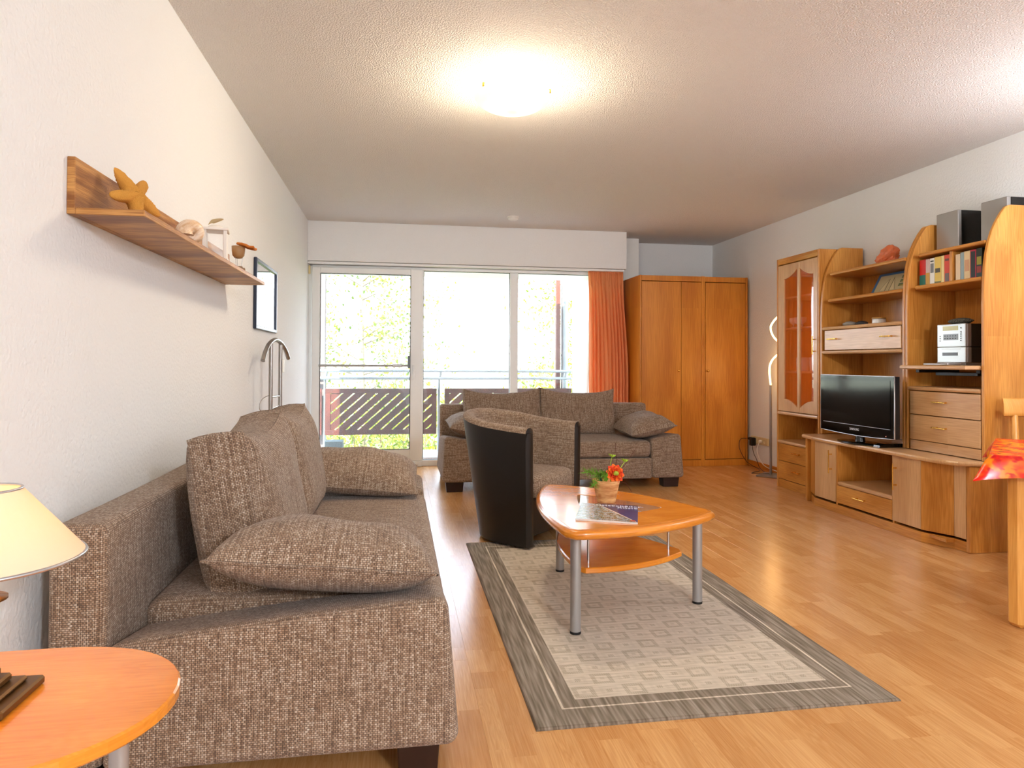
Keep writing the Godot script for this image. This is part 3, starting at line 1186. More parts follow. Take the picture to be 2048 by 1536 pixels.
# soft knife-edged pillow lying flat: x along its length, z across, y up
func pillow_mesh(l: float, w: float, t: float, sd: int) -> Array:
	var n := 30
	var st := mb()
	var seam := mb()
	var path := []
	var ph := sd * 2.1
	var pt := func(u, v, up):
		var uu: float = u * 2 - 1
		var vv: float = v * 2 - 1
		var e := pow(maxf(0, 1 - pow(absf(uu), 3.6)), 0.6) * pow(maxf(0, 1 - pow(absf(vv), 2.6)), 0.6)
		var x: float = uu * l / 2 * (1 - 0.02 * (1 - vv * vv))
		var z: float = vv * w / 2 * (1 - 0.06 * (1 - uu * uu))
		var y: float = t * e * (0.62 if up else -0.38)
		if up: y += 0.005 * sin(uu * 6.0 + ph) * e + 0.004 * sin(14.0 * uu * vv + ph) * e
		return Vector3(x, y, z)
	for up in [true, false]:
		var g := []
		for i in n + 1:
			var row := []
			for j in n + 1: row.append(pt.call(float(i) / n, float(j) / n, up))
			g.append(row)
		for i in n:
			for j in n:
				if up: quad(st, g[i][j], g[i + 1][j], g[i + 1][j + 1], g[i][j + 1], 1)
				else: quad(st, g[i][j], g[i][j + 1], g[i + 1][j + 1], g[i + 1][j], 2)
		if up:
			for i in n: path.append(g[i][0])
			for j in n: path.append(g[n][j])
			for i in n: path.append(g[n - i][n])
			for j in n + 1: path.append(g[0][n - j])
	tube(seam, path, 0.004, 5, false)
	return [st, seam]

func loose(called: String, meshes: Array, tr: Transform3D, label: String, category: String, group: String):
	var t := thing(called, Vector3.ZERO, label, category, group)
	lpart(t, "cover", meshes[0], M.fabric)
	lpart(t, "seam", meshes[1], M.fabric)
	t.transform = tr

func build_sofas():
	var a := make_sofa("long grey-brown woven sofa standing along the left wall under the wooden shelf")
	var ta := Transform3D(Basis(Vector3.UP, PI / 2), V(0.135, 0, 1.82))
	a.transform = ta
	var b: Node3D = a.duplicate()
	b.name = numbered("sofa")
	add_child(b)
	var tb := Transform3D(Basis.IDENTITY, V(0.39, 0, 5.75))
	b.transform = tb
	for p in b.get_children():
		if p.material_override == M.fabric: p.material_override = M.fabric_h
	b.set_meta("label", "grey-brown woven sofa standing in front of the balcony window")
	var where := [[ta, "sofa along the left wall"], [tb, "sofa in front of the window"]]
	var k := 0
	for e in where:
		var first: bool = k == 0
		for i in 2:
			var x: float = [0.69, 1.40][i] if first else [0.585, 1.292][i]
			var lean := Basis(Vector3.RIGHT, -0.16) * Basis(Vector3(0, 0, 1), [0.02, -0.015][i])
			var z := -0.60 if first else -0.64
			var other := "of the left wall sofa, at the side table end" if first and i == 0 else ("of the left wall sofa, at the valet stand end" if first else ("of the window sofa, behind the armchair" if i == 0 else "of the window sofa, next to the orange curtain"))
			loose("back_cushion", cushion_mesh(0.71, [0.475, 0.47][i] if first else 0.435, 0.30 if first else 0.24, 0.17 if first else 0.13, 0.050 if first else 0.055, k * 2 + i), e[0] * Transform3D(lean, Vector3(x, 0.402, z)), "thick back cushion %s" % other, "cushion", "sofa back cushions")
		for i in 2:
			var side := 1.0 if i == 0 else -1.0
			var x: float = 0.245 if i == 0 else 2.07 - 0.245
			var tilt := Basis(Vector3.RIGHT, 0.10 if first else 0.03) * Basis(Vector3(0, 0, 1), -0.20 * side) * Basis(Vector3.UP, PI / 2)
			var place := "resting on the arm next to the side table" if first and i == 0 else ("resting on the far arm near the balcony door" if first else ("on the arm beside the balcony door" if i == 0 else "on the arm in front of the wardrobe"))
			loose("arm_pillow", pillow_mesh(0.60, 0.42, 0.20, k * 2 + i), e[0] * Transform3D(tilt, Vector3(x, 0.505, -0.33 if first else -0.30)), "flat soft sofa pillow %s" % place, "pillow", "sofa arm pillows")
		k += 1

# ---------------------------------------------------------------- tub armchair
func build_armchair():
	var t := thing("tub_armchair", Vector3.ZERO, "tub armchair with black leather outside and woven brown inside", "armchair")
	var R := 0.315
	var TH := 0.075
	var n := 48
	var plan := func(s: float, y: float, off: float) -> Vector3:
		var L := 0.19 + 0.13 * y / 0.75
		var r := R - off - 0.012 * (1 - y / 0.75)
		var s0 := 0.70
		if absf(s) < s0:
			var ph := s / s0 * PI / 2
			return Vector3(r * sin(ph), y, -L - r * cos(ph))
		return Vector3(r * signf(s), y, lerpf(-L, 0.0, (absf(s) - s0) / (1 - s0)))
	var top := func(s: float) -> float:
		return 0.705 + 0.075 * pow(0.5 + 0.5 * cos(s * PI), 0.8)
	var leather := mb()
	var cloth := mb()
	for i in n:
		var sa := lerpf(-1, 1, float(i) / n)
		var sb := lerpf(-1, 1, float(i + 1) / n)
		var lev := 10
		for j in lev:
			var q := []
			for e in [[sa, j], [sb, j], [sb, j + 1], [sa, j + 1]]:
				var y := lerpf(0.02, top.call(e[0]) - 0.03, float(e[1]) / lev)
				q.append(plan.call(e[0], y, 0.0))
			quad(leather, q[0], q[1], q[2], q[3], 0)
		# padded rim and inner wall
		var sec := []
		for k in 9:
			var a := PI * k / 8
			sec.append([TH / 2 - TH / 2 * cos(a), -0.03 + 0.032 * sin(a)])
		for k in 9:
			sec.append([TH, -0.05 - 0.36 * k / 8.0])
		for k in sec.size() - 1:
			var q := []
			for e in [[sa, k], [sb, k], [sb, k + 1], [sa, k + 1]]:
				q.append(plan.call(e[0], top.call(e[0]) + sec[e[1]][1], sec[e[1]][0]))
			quad(cloth, q[0], q[1], q[2], q[3], 0)
	for s in [-1.0, 1.0]:
		var ends := mb()
		var h: float = top.call(s)
		for j in 12:
			var y0 := lerpf(0.02, h - 0.03, j / 12.0)
			var y1 := lerpf(0.02, h - 0.03, (j + 1) / 12.0)
			for b in 4:
				var f0 := b / 4.0
				var f1 := (b + 1) / 4.0
				var bul := func(p: Vector3, f: float): return p + Vector3(0, 0, 0.014 * sin(PI * f))
				quad(ends, bul.call(plan.call(s, y0, TH * f0), f0), bul.call(plan.call(s, y0, TH * f1), f1), bul.call(plan.call(s, y1, TH * f1), f1), bul.call(plan.call(s, y1, TH * f0), f0), 0)
		for k in 8:
			var a0 := PI * k / 8
			var a1 := PI * (k + 1) / 8
			var c: Vector3 = plan.call(s, h - 0.03, TH / 2) + Vector3(0, 0, 0.012)
			tri(ends, c, plan.call(s, h - 0.03 + 0.032 * sin(a0), TH / 2 - TH / 2 * cos(a0)), plan.call(s, h - 0.03 + 0.032 * sin(a1), TH / 2 - TH / 2 * cos(a1)), 0)
		lpart(t, "arm_end", ends, M.leather)
	lpart(t, "shell", leather, M.leather)
	lpart(t, "backrest", cloth, M.fabric_h)
	var poly := PackedVector2Array()
	for i in 25:
		var p: Vector3 = plan.call(lerpf(-0.98, 0.98, i / 24.0), 0.36, TH + 0.001)
		poly.append(Vector2(p.x, p.z))
	for i in 9:
		var u := lerpf(1, -1, (i + 0.5) / 9.0)
		poly.append(Vector2(u * 0.20, 0.012 + 0.03 * (1 - u * u)))
	var st := mb()
	slab(st, poly, [[0.03, 0.285], [0.006, 0.295], [0.0, 0.32], [0.0, 0.37], [0.006, 0.395], [0.02, 0.412], [0.05, 0.424], [0.09, 0.430]], func(x, z, y): return Vector3(x, y, z), 0)
	lpart(t, "seat", st, M.fabric)
	st = mb()
	cbox(st, Vector3(0, 0.175, -0.12), Vector3(0.46, 0.22, 0.22), 0.01)
	lpart(t, "base", st, M.leather)
	t.transform = Transform3D(Basis(Vector3.UP, deg_to_rad(45)), V(0.948, 0, 4.125))

# ---------------------------------------------------------------- rug
func build_rug():
	var x0 := 0.409
	var x1 := 1.607
	var d0 := 2.005
	var d1 := 4.128
	var w := 768
	var h := 1360
	var px := w / (x1 - x0)
	var out := PackedByteArray()
	out.resize(w * h * 3)
	var st1 := stretched(w, h, 384, 40, 0.2, 91)
	var st2 := stretched(w, h, 40, 680, 0.2, 92)
	var cell := 0.0865
	for y in h:
		for x in w:
			var mx := x / px
			var my := y / px
			var ed := minf(minf(mx, (w - 1 - x) / px), minf(my, (h - 1 - y) / px))
			var i := y * w + x
			var s1: float = (st1[i] / 255.0 - 0.5)
			var s2: float = (st2[i] / 255.0 - 0.5)
			var tick := 0.03 if (x + y) % 2 == 0 else -0.03
			var c := Color(0.52, 0.47, 0.405)
			var vv := s1 * 0.26 + tick
			if ed < 0.008:
				c = Color(0.46, 0.40, 0.335)
			elif ed > 0.100 and ed < 0.108:
				c = Color(0.80, 0.745, 0.665)
			elif ed >= 0.156:
				c = Color(0.79, 0.74, 0.665)
				vv = s2 * 0.12 + tick * 0.6
				var gx := (mx - 0.156) / cell
				var gy := (my - 0.156) / cell
				var ix := int(gx)
				var iy := int(gy)
				var fx := absf(gx - ix - 0.5)
				var fy := absf(gy - iy - 0.5)
				var m := maxf(fx, fy)
				var dots := (int(x / 2) + int(y / 3)) % 2 == 0
				var dk := 0.0
				if (ix + iy) % 2 == 0:
					if m > 0.24 and m < 0.42: dk = 0.15 if dots else 0.02
					elif m < 0.09: dk = 0.05
				else:
					if m < 0.12 and dots: dk = 0.15
					elif m > 0.22 and m < 0.36: dk = 0.02
				vv -= dk
			c = Color(clampf(c.r + vv, 0, 1), clampf(c.g + vv, 0, 1), clampf(c.b + vv * 1.05, 0, 1))
			out[i * 3] = int(c.r * 255)
			out[i * 3 + 1] = int(c.g * 255)
			out[i * 3 + 2] = int(c.b * 255)
	var m := StandardMaterial3D.new()
	m.albedo_texture = ImageTexture.create_from_image(Image.create_from_data(w, h, false, Image.FORMAT_RGB8, out))
	m.roughness = 0.95
	var st := mb()
	var t := 0.007
	var e := 0.004
	var add := func(x: float, y: float, d: float):
		st.set_smooth_group(-1)
		st.set_uv(Vector2((x - x0) / (x1 - x0), (d - d0) / (d1 - d0)))
		st.add_vertex(V(x, y, d))
	var face := func(q):
		for k in [0, 1, 2, 0, 2, 3]: add.call(q[k][0], q[k][1], q[k][2])
	face.call([[x0 + e, t, d0 + e], [x0 + e, t, d1 - e], [x1 - e, t, d1 - e], [x1 - e, t, d0 + e]])
	var ring := [[x0, d0], [x0, d1], [x1, d1], [x1, d0]]
	var inn := [[x0 + e, d0 + e], [x0 + e, d1 - e], [x1 - e, d1 - e], [x1 - e, d0 + e]]
	for k in 4:
		var j := (k + 1) % 4
		face.call([[ring[k][0], 0.003, ring[k][1]], [ring[j][0], 0.003, ring[j][1]], [inn[j][0], t, inn[j][1]], [inn[k][0], t, inn[k][1]]])
		face.call([[ring[k][0], 0.0, ring[k][1]], [ring[j][0], 0.0, ring[j][1]], [ring[j][0], 0.003, ring[j][1]], [ring[k][0], 0.003, ring[k][1]]])
	single("rug", st, m, "flat woven rug with taupe border and cream field of small squares", "rug")

# ---------------------------------------------------------------- coffee table
func table_outline(p: Array, bulge: Array, n: int, inset := 0.0) -> PackedVector2Array:
	var c: Vector2 = (p[0] + p[1] + p[2]) / 3
	var out := PackedVector2Array()
	for k in 3:
		var a: Vector2 = p[k]
		var b: Vector2 = p[(k + 1) % 3]
		var m := (a + b) / 2
		var o := (m - c).normalized()
		for i in n:
			var t := lerpf(0.035, 0.965, float(i) / (n - 1))
			var q: Vector2 = a.lerp(b, t) + o * bulge[k] * 4 * t * (1 - t)
			out.append(q + (c - q).normalized() * inset)
	return out

func build_coffee_table():
	var P := [Vector2(0.648, 2.575), Vector2(1.385, 2.845), Vector2(0.785, 3.625)]
	var B := [0.085, 0.115, 0.085]
	var t := thing("coffee_table", V(0.94, 0.007, 3.0), "three-legged amber wood coffee table with a glass inset standing on the rug", "table")
	var out := table_outline(P, B, 18)
	# rounded rim
	var st := mb()
	var prof := [[0.030, 0.4395], [0.014, 0.4395], [0.005, 0.436], [0.0, 0.428], [0.0, 0.416], [0.006, 0.406], [0.016, 0.402], [0.030, 0.402]]
	var nn := out.size()
	var c := Vector2(0.94, 3.0)
	var loops := []
	for pr in prof:
		var row := []
		for i in nn:
			var e0 := (out[i] - out[(i + nn - 1) % nn]).normalized()
			var e1 := (out[(i + 1) % nn] - out[i]).normalized()
			var m := (Vector2(-e0.y, e0.x) + Vector2(-e1.y, e1.x)).normalized()
			if m.dot(c - out[i]) < 0: m = -m
			var q: Vector2 = out[i] + m * pr[0]
			row.append(V(q.x, pr[1], q.y))
		loops.append(row)
	for k in loops.size() - 1:
		for i in nn:
			var j := (i + 1) % nn
			quad(st, loops[k][i], loops[k][j], loops[k + 1][j], loops[k + 1][i], 0)
	part(t, "rim", st, M.amber)
	# three leaves of the top, mitred at the middle of each side, around the glass
	var inner := []
	for v in loops[0]: inner.append(Vector2(v.x, -v.z))
	var G := [Vector2(0.80, 2.80), Vector2(1.175, 2.945), Vector2(0.875, 3.30)]
	var glass := table_outline(G, [0.02, 0.03, 0.02], 18)
	for k in 3:
		var poly := []
		for i in range(9, 18): poly.append(inner[((k + 2) % 3) * 18 + i])
		for i in range(0, 10): poly.append(inner[k * 18 + i])
		for i in range(9, -1, -1): poly.append(glass[k * 18 + i])
		for i in range(17, 8, -1): poly.append(glass[((k + 2) % 3) * 18 + i])
		var clean := []
		for q in poly:
			if clean.is_empty() or clean[-1].distance_to(q) > 1e-4: clean.append(q)
		st = mb()
		plate(st, clean, 0.402, 0.440, on_floor, 0.0006)
		part(t, "top_leaf", st, M.amber)
	st = mb()
	plate(st, Array(glass), 0.431, 0.4385, on_floor, 0.0005)
	part(t, "glass_inset", st, pane(Color(0.85, 0.93, 0.90, 0.10)))
	for p in [[0.706, 2.690], [1.337, 2.945], [0.835, 3.500]]:
		st = mb()
		tube(st, [V(p[0], 0.016, p[1]), V(p[0], 0.403, p[1])], 0.0215, 20)
		var lg := part(t, "leg", st, M.silver_paint)
		st = mb()
		tube(st, [V(p[0], 0.007, p[1]), V(p[0], 0.017, p[1])], 0.0222, 20)
		part(lg, "foot", st, M.rubber)
	# lower shelf on thin rods
	var S := [Vector2(0.735, 2.715), Vector2(1.255, 2.905), Vector2(0.835, 3.435)]
	st = mb()
	var so := table_outline(S, [0.06, 0.08, 0.06], 14)
	slab(st, so, [[0.004, 0.232], [0.0, 0.236], [0.0, 0.252], [0.004, 0.256]], on_floor)
	part(t, "lower_shelf", st, M.amber)
	for p in [[0.785, 2.785], [1.195, 2.935], [0.86, 3.36]]:
		st = mb()
		tube(st, [V(p[0], 0.256, p[1]), V(p[0], 0.403, p[1])], 0.006, 10)
		part(t, "rod", st, M.chrome)
	build_flower_pot()
	build_magazine()

func build_flower_pot():
	var c := V(0.960, 0.440, 3.105)
	var t := thing("flower_pot", c, "light clay flower pot with an orange ranunculus and green sprigs on the coffee table", "flower pot")
	var st := mb()
	lathe(st, c, [[0.0, 0.0], [0.041, 0.0], [0.043, 0.003], [0.0635, 0.100], [0.064, 0.103], [0.060, 0.103], [0.055, 0.085], [0.0, 0.083]], 32)
	var im := turned(wood_img(Color(0.74, 0.46, 0.24), Color(0.93, 0.73, 0.50), 83, 1.6))
	part(t, "pot", st, tex_mat(im, 0.7, Vector3(5, 9, 5), true))
	# ranunculus: rings of cupped petals round a green eye
	var fc := c + Vector3(0.034, 0.138, 0.038)
	var look := Vector3(0.12, 0.40, 0.9).normalized()
	var fr := frame_of(look)
	var pm := [mat(Color(0.93, 0.32, 0.04), 0.7), mat(Color(0.97, 0.45, 0.05), 0.7), mat(Color(0.85, 0.20, 0.03), 0.7)]
	for m in pm:
		m.backlight_enabled = true
		m.backlight = Color(0.5, 0.2, 0.05)
	var fl: MeshInstance3D = null
	st = mb()
	lathe(st, fc - Vector3(0, 0.012, 0), [[0.0, 0.0], [0.012, 0.003], [0.014, 0.012], [0.008, 0.020], [0.0, 0.021]], 14)
	fl = part(t, "flower_head", st, mat(Color(0.62, 0.66, 0.18), 0.8))
	var rings := [[5, 0.012, 0.022, 0.2], [6, 0.018, 0.028, 0.35], [8, 0.025, 0.033, 0.55], [9, 0.031, 0.037, 0.85], [10, 0.036, 0.040, 1.15]]
	var k := 0
	for rg in rings:
		for i in rg[0]:
			var a: float = TAU * (i + 0.4 * k) / rg[0]
			var dir: Vector3 = fr[0] * cos(a) + fr[1] * sin(a)
			var side := look.cross(dir)
			st = mb()
			var g := []
			for u in 6:
				var row := []
				for v in 6:
					var fu := u / 5.0 * 2 - 1
					var fv := v / 5.0
					var wdt: float = rg[2] * 0.62 * sin(PI * (0.18 + 0.70 * fv))
					var lift: float = rg[2] * fv
					var ang: float = rg[3] + 0.35 * fv
					var p: Vector3 = fc + dir * (rg[1] * 0.45 + lift * sin(ang) * 0.75) + look * (lift * cos(ang) * 0.8 - 0.010) + side * fu * wdt
					p -= dir * (fu * fu) * rg[2] * 0.25
					row.append(p)
				g.append(row)
			for u in 5:
				for v in 5: quad(st, g[u][v], g[u + 1][v], g[u + 1][v + 1], g[u][v + 1], 0)
			part(fl, "petal", st, pm[(i + k) % 3])
		k += 1
	# needle sprigs to the left, broad leaves behind, small pale blossoms and twigs
	var green := mat(Color(0.42, 0.60, 0.14), 0.6)
	var dark := mat(Color(0.10, 0.26, 0.12), 0.55)
	var r := RandomNumberGenerator.new()
	r.seed = 8
	for sp in [[Vector3(-0.055, 0.135, 0.03), 0.034], [Vector3(-0.105, 0.145, 0.02), 0.036], [Vector3(-0.075, 0.085, 0.05), 0.032], [Vector3(-0.030, 0.130, 0.045), 0.026]]:
		st = mb()
		var tip: Vector3 = c + sp[0]
		var root := c + Vector3(-0.02, 0.09, 0.0)
		tube(st, [root, root.lerp(tip, 0.5) + Vector3(0, 0.012, 0), tip], 0.0016, 5)
		for i in 46:
			var f := r.randf_range(0.3, 1.0)
			var o := root.lerp(tip, f) + Vector3(0, 0.012 * sin(PI * f), 0)
			var dv := ((tip - root).normalized() * 0.8 + Vector3(r.randf_range(-1, 1), r.randf_range(-1, 1), r.randf_range(-1, 1))).normalized()
			tube(st, [o, o + dv * sp[1] * 0.6, o + dv * sp[1]], [0.0011, 0.0010, 0.0003], 4, false)
		part(t, "sprig", st, green)
	for i in 16:
		st = mb()
		var o := c + Vector3(r.randf_range(-0.05, 0.045), 0.095, r.randf_range(-0.03, 0.03))
		var dv := Vector3(r.randf_range(-0.7, 0.5), 1.0, r.randf_range(-0.4, 0.4)).normalized()
		leaf(st, o, dv, r.randf_range(0.045, 0.065), 0.016, r.randf() * TAU)
		part(t, "leaf", st, dark if i % 3 else green)
	var lime := mat(Color(0.66, 0.80, 0.22), 0.6)
	for o in [Vector3(0.030, 0.205, -0.01), Vector3(0.085, 0.185, 0.01)]:
		st = mb()
		tube(st, [c + Vector3(0.02, 0.09, 0), c + o * Vector3(0.7, 0.8, 1), c + o], 0.0016, 5)
		for i in 7:
			leaf(st, c + o, Vector3(cos(i * 0.9), 0.7, sin(i * 0.9)).normalized(), 0.024, 0.010, i)
		part(t, "blossom", st, lime)
	var twig := mat(Color(0.36, 0.16, 0.10), 0.8)
	for e in [[Vector3(0.05, 0.27, -0.02), Vector3(0.05, 0.18, 0)], [Vector3(0.14, 0.24, 0.0), Vector3(0.09, 0.17, 0)], [Vector3(0.115, 0.045, 0.03), Vector3(0.085, 0.09, 0.03)]]:
		st = mb()
		tube(st, [c + Vector3(0.02, 0.09, 0), c + e[1], c + e[0]], 0.0011, 5)
		part(t, "twig", st, twig)

func leaf(st: SurfaceTool, o: Vector3, dir: Vector3, l: float, w: float, roll: float):
	var fr := frame_of(dir)
	var a: Vector3 = fr[0] * cos(roll) + fr[1] * sin(roll)
	var b := dir.cross(a)
	var pts := []
	for i in 6:
		var f := i / 5.0
		var ww := w * sin(PI * pow(f, 0.8)) * 0.5
		var m := o + dir * l * f + b * l * 0.18 * f * f
		pts.append([m - a * ww + b * ww * 0.3, m, m + a * ww + b * ww * 0.3])
	for i in 5:
		for k in 2:
			quad(st, pts[i][k], pts[i][k + 1], pts[i + 1][k + 1], pts[i + 1][k], 0)

func build_magazine():
	var nl := V(0.722, 0.440, 2.757)
	var fl := V(0.832, 0.440, 3.072)
	var frr := V(1.066, 0.440, 2.970)
	var nr := V(0.952, 0.440, 2.655)
	var t := thing("magazine", (nl + frr) / 2, "travel magazine with a blue cover lying on the coffee table", "magazine")
	var w := 256
	var h := 340
	var im := Image.create(w, h, false, Image.FORMAT_RGB8)
	var nz := noise_img(w, h, 0.03, 55, 4)
	var nz2 := noise_img(w, h, 0.12, 56, 3)
	for y in h:
		for x in w:
			var u := float(x) / w
			var v := float(y) / h
			var a := nz.get_pixel(x, y).r
			var b := nz2.get_pixel(x, y).r
			var edge := 0.10 + (u - 0.34) * 1.35
			var c := Color(0.17, 0.20, 0.40).lerp(Color(0.28, 0.34, 0.56), v)
			if u < 0.34 or v > edge:
				if absf(v - edge) < 0.035 and u > 0.34: c = Color(0.93, 0.86, 0.80)
				else:
					c = Color(0.55, 0.62, 0.66).lerp(Color(0.30, 0.34, 0.18), clampf((a - 0.42) * 4, 0, 1))
					c = c.lerp(Color(0.88, 0.78, 0.74), clampf((b - 0.52) * 4, 0, 1))
			if u > 0.88 and u < 0.96 and v > 0.88 and v < 0.95: c = Color(0.80, 0.35, 0.30)
			im.set_pixel(x, y, c)
	var m := StandardMaterial3D.new()
	m.albedo_texture = ImageTexture.create_from_image(im)
	m.roughness = 0.18
	var n := 8
	var st := mb()
	var pg := mb()
	var hgt := func(u: float, v: float): return 0.006 + 0.002 * sin(u * 3.0 + 0.4) * v
	var at := func(u: float, v: float, y: float): return fl.lerp(frr, u).lerp(nl.lerp(nr, u), v) + Vector3(0, y, 0)
	for i in n:
		for j in n:
			for q in [[0, 0], [0, 1], [1, 1], [0, 0], [1, 1], [1, 0]]:
				var u := float(i + q[0]) / n
				var v := float(j + q[1]) / n
				st.set_smooth_group(0)
				st.set_uv(Vector2(u, v))
				st.add_vertex(at.call(u, v, hgt.call(u, v)))
	for i in n:
		var f0 := float(i) / n
		var f1 := float(i + 1) / n
		for e in [[[f0, 1.0], [f1, 1.0]], [[f1, 0.0], [f0, 0.0]], [[0.0, f0], [0.0, f1]], [[1.0, f1], [1.0, f0]]]:
			var a = e[0]
			var b = e[1]
			quad(pg, at.call(a[0], a[1], 0.0), at.call(b[0], b[1], 0.0), at.call(b[0], b[1], hgt.call(b[0], b[1]) - 0.0003), at.call(a[0], a[1], hgt.call(a[0], a[1]) - 0.0003))
	part(t, "pages", pg, mat(Color(0.90, 0.88, 0.85), 0.6))
	var cov := part(t, "cover", st, m)
	var ux := (frr - fl).normalized()
	var uz := (nl - fl).normalized()
	var bs := Basis(ux, -uz, Vector3.UP)
	var white := mat(Color(0.95, 0.95, 0.96), 0.4)
	text(cov, "title", "Ostseebäder-", 0.034, Transform3D(bs, at.call(0.68, 0.135, 0.0085)), white, 0.0005, "Droid Serif")
	text(cov, "title", "Küste", 0.034, Transform3D(bs, at.call(0.82, 0.235, 0.0085)), white, 0.0005, "Droid Serif")

# ---------------------------------------------------------------- side table with lamp
func build_side_table():
	var y := 0.57
	var t := thing("side_table", V(-0.62, 0, 1.16), "small amber wood side table with rounded end at the sofa arm", "table")
	var poly := []
	poly.append(Vector2(XL + 0.01, 0.945))
	for i in 25:
		var a := lerpf(-PI / 2, PI / 2, i / 24.0)
		poly.append(Vector2(-0.60 + 0.262 * pow(cos(a), 0.85), 1.150 + 0.212 * sin(a)))
	poly.append(Vector2(XL + 0.01, 1.355))
	var st := mb()
	slab(st, PackedVector2Array(poly), [[0.004, y - 0.022], [0.0, y - 0.018], [0.0, y - 0.003], [0.003, y]], on_floor)
	part(t, "table_top", st, M.amber)
	for p in [[-0.405, 1.115], [-0.84, 1.02], [-0.84, 1.29]]:
		st = mb()
		tube(st, [V(p[0], 0.0, p[1]), V(p[0], y - 0.022, p[1])], 0.0135, 16)
		part(t, "leg", st, M.silver_paint)
	# lamp
	var c := V(-0.614, y, 1.155)
	t = thing("table_lamp", c, "bronze table lamp with a cream cone shade on the side table", "lamp")
	st = mb()
	for e in [[0.062, 0.0, 0.014], [0.045, 0.014, 0.022], [0.030, 0.022, 0.034], [0.020, 0.034, 0.048]]:
		cbox(st, c + Vector3(0, (e[1] + e[2]) / 2, 0), Vector3(e[0] * 2, e[2] - e[1], e[0] * 2), 0.003)
	part(t, "base", st, M.bronze)
	st = mb()
	lathe(st, c, [[0.012, 0.045], [0.011, 0.10], [0.015, 0.105], [0.015, 0.112], [0.010, 0.118], [0.009, 0.150], [0.034, 0.154], [0.034, 0.158], [0.010, 0.160], [0.012, 0.200], [0.0, 0.201]], 20)
	part(t, "column", st, M.bronze)
	st = mb()
	lathe(st, c, [[0.0, 0.200], [0.018, 0.206], [0.030, 0.228], [0.026, 0.250], [0.0, 0.262]], 20)
	var bm := mat(Color(1, 0.9, 0.7), 0.5)
	bm.emission_enabled = true
	bm.emission = Color(1.0, 0.72, 0.38)
	bm.emission_energy_multiplier = 1.2
	part(t, "light_bulb", st, bm)
	omni(t, c + Vector3(0, 0.23, 0), Color(1.0, 0.78, 0.54), 0.038, 0.03)
	st = mb()
	lathe(st, c, [[0.135, 0.215], [0.050, 0.320]], 48)
	lathe(st, c, [[0.0485, 0.320], [0.1335, 0.215]], 48)
	var sm := mat(Color(0.93, 0.88, 0.80), 0.9)
	sm.backlight_enabled = true
	sm.backlight = Color(0.9, 0.82, 0.70)
	var shade := part(t, "lamp_shade", st, sm)
	st = mb()
	var ring := []
	for i in 49:
		ring.append(c + Vector3(cos(TAU * i / 48) * 0.1345, 0.215, sin(TAU * i / 48) * 0.1345))
	tube(st, ring, 0.0028, 6, false)
	ring = []
	for i in 49:
		ring.append(c + Vector3(cos(TAU * i / 48) * 0.0495, 0.320, sin(TAU * i / 48) * 0.0495))
	tube(st, ring, 0.0024, 6, false)
	for i in 3:
		tube(st, [c + Vector3(0, 0.30, 0), c + Vector3(cos(TAU * i / 3) * 0.049, 0.318, sin(TAU * i / 3) * 0.049)], 0.0014, 5)
	tube(st, [c + Vector3(0, 0.255, 0), c + Vector3(0, 0.31, 0)], 0.003, 6)
	part(shade, "trim", st, M.silver)

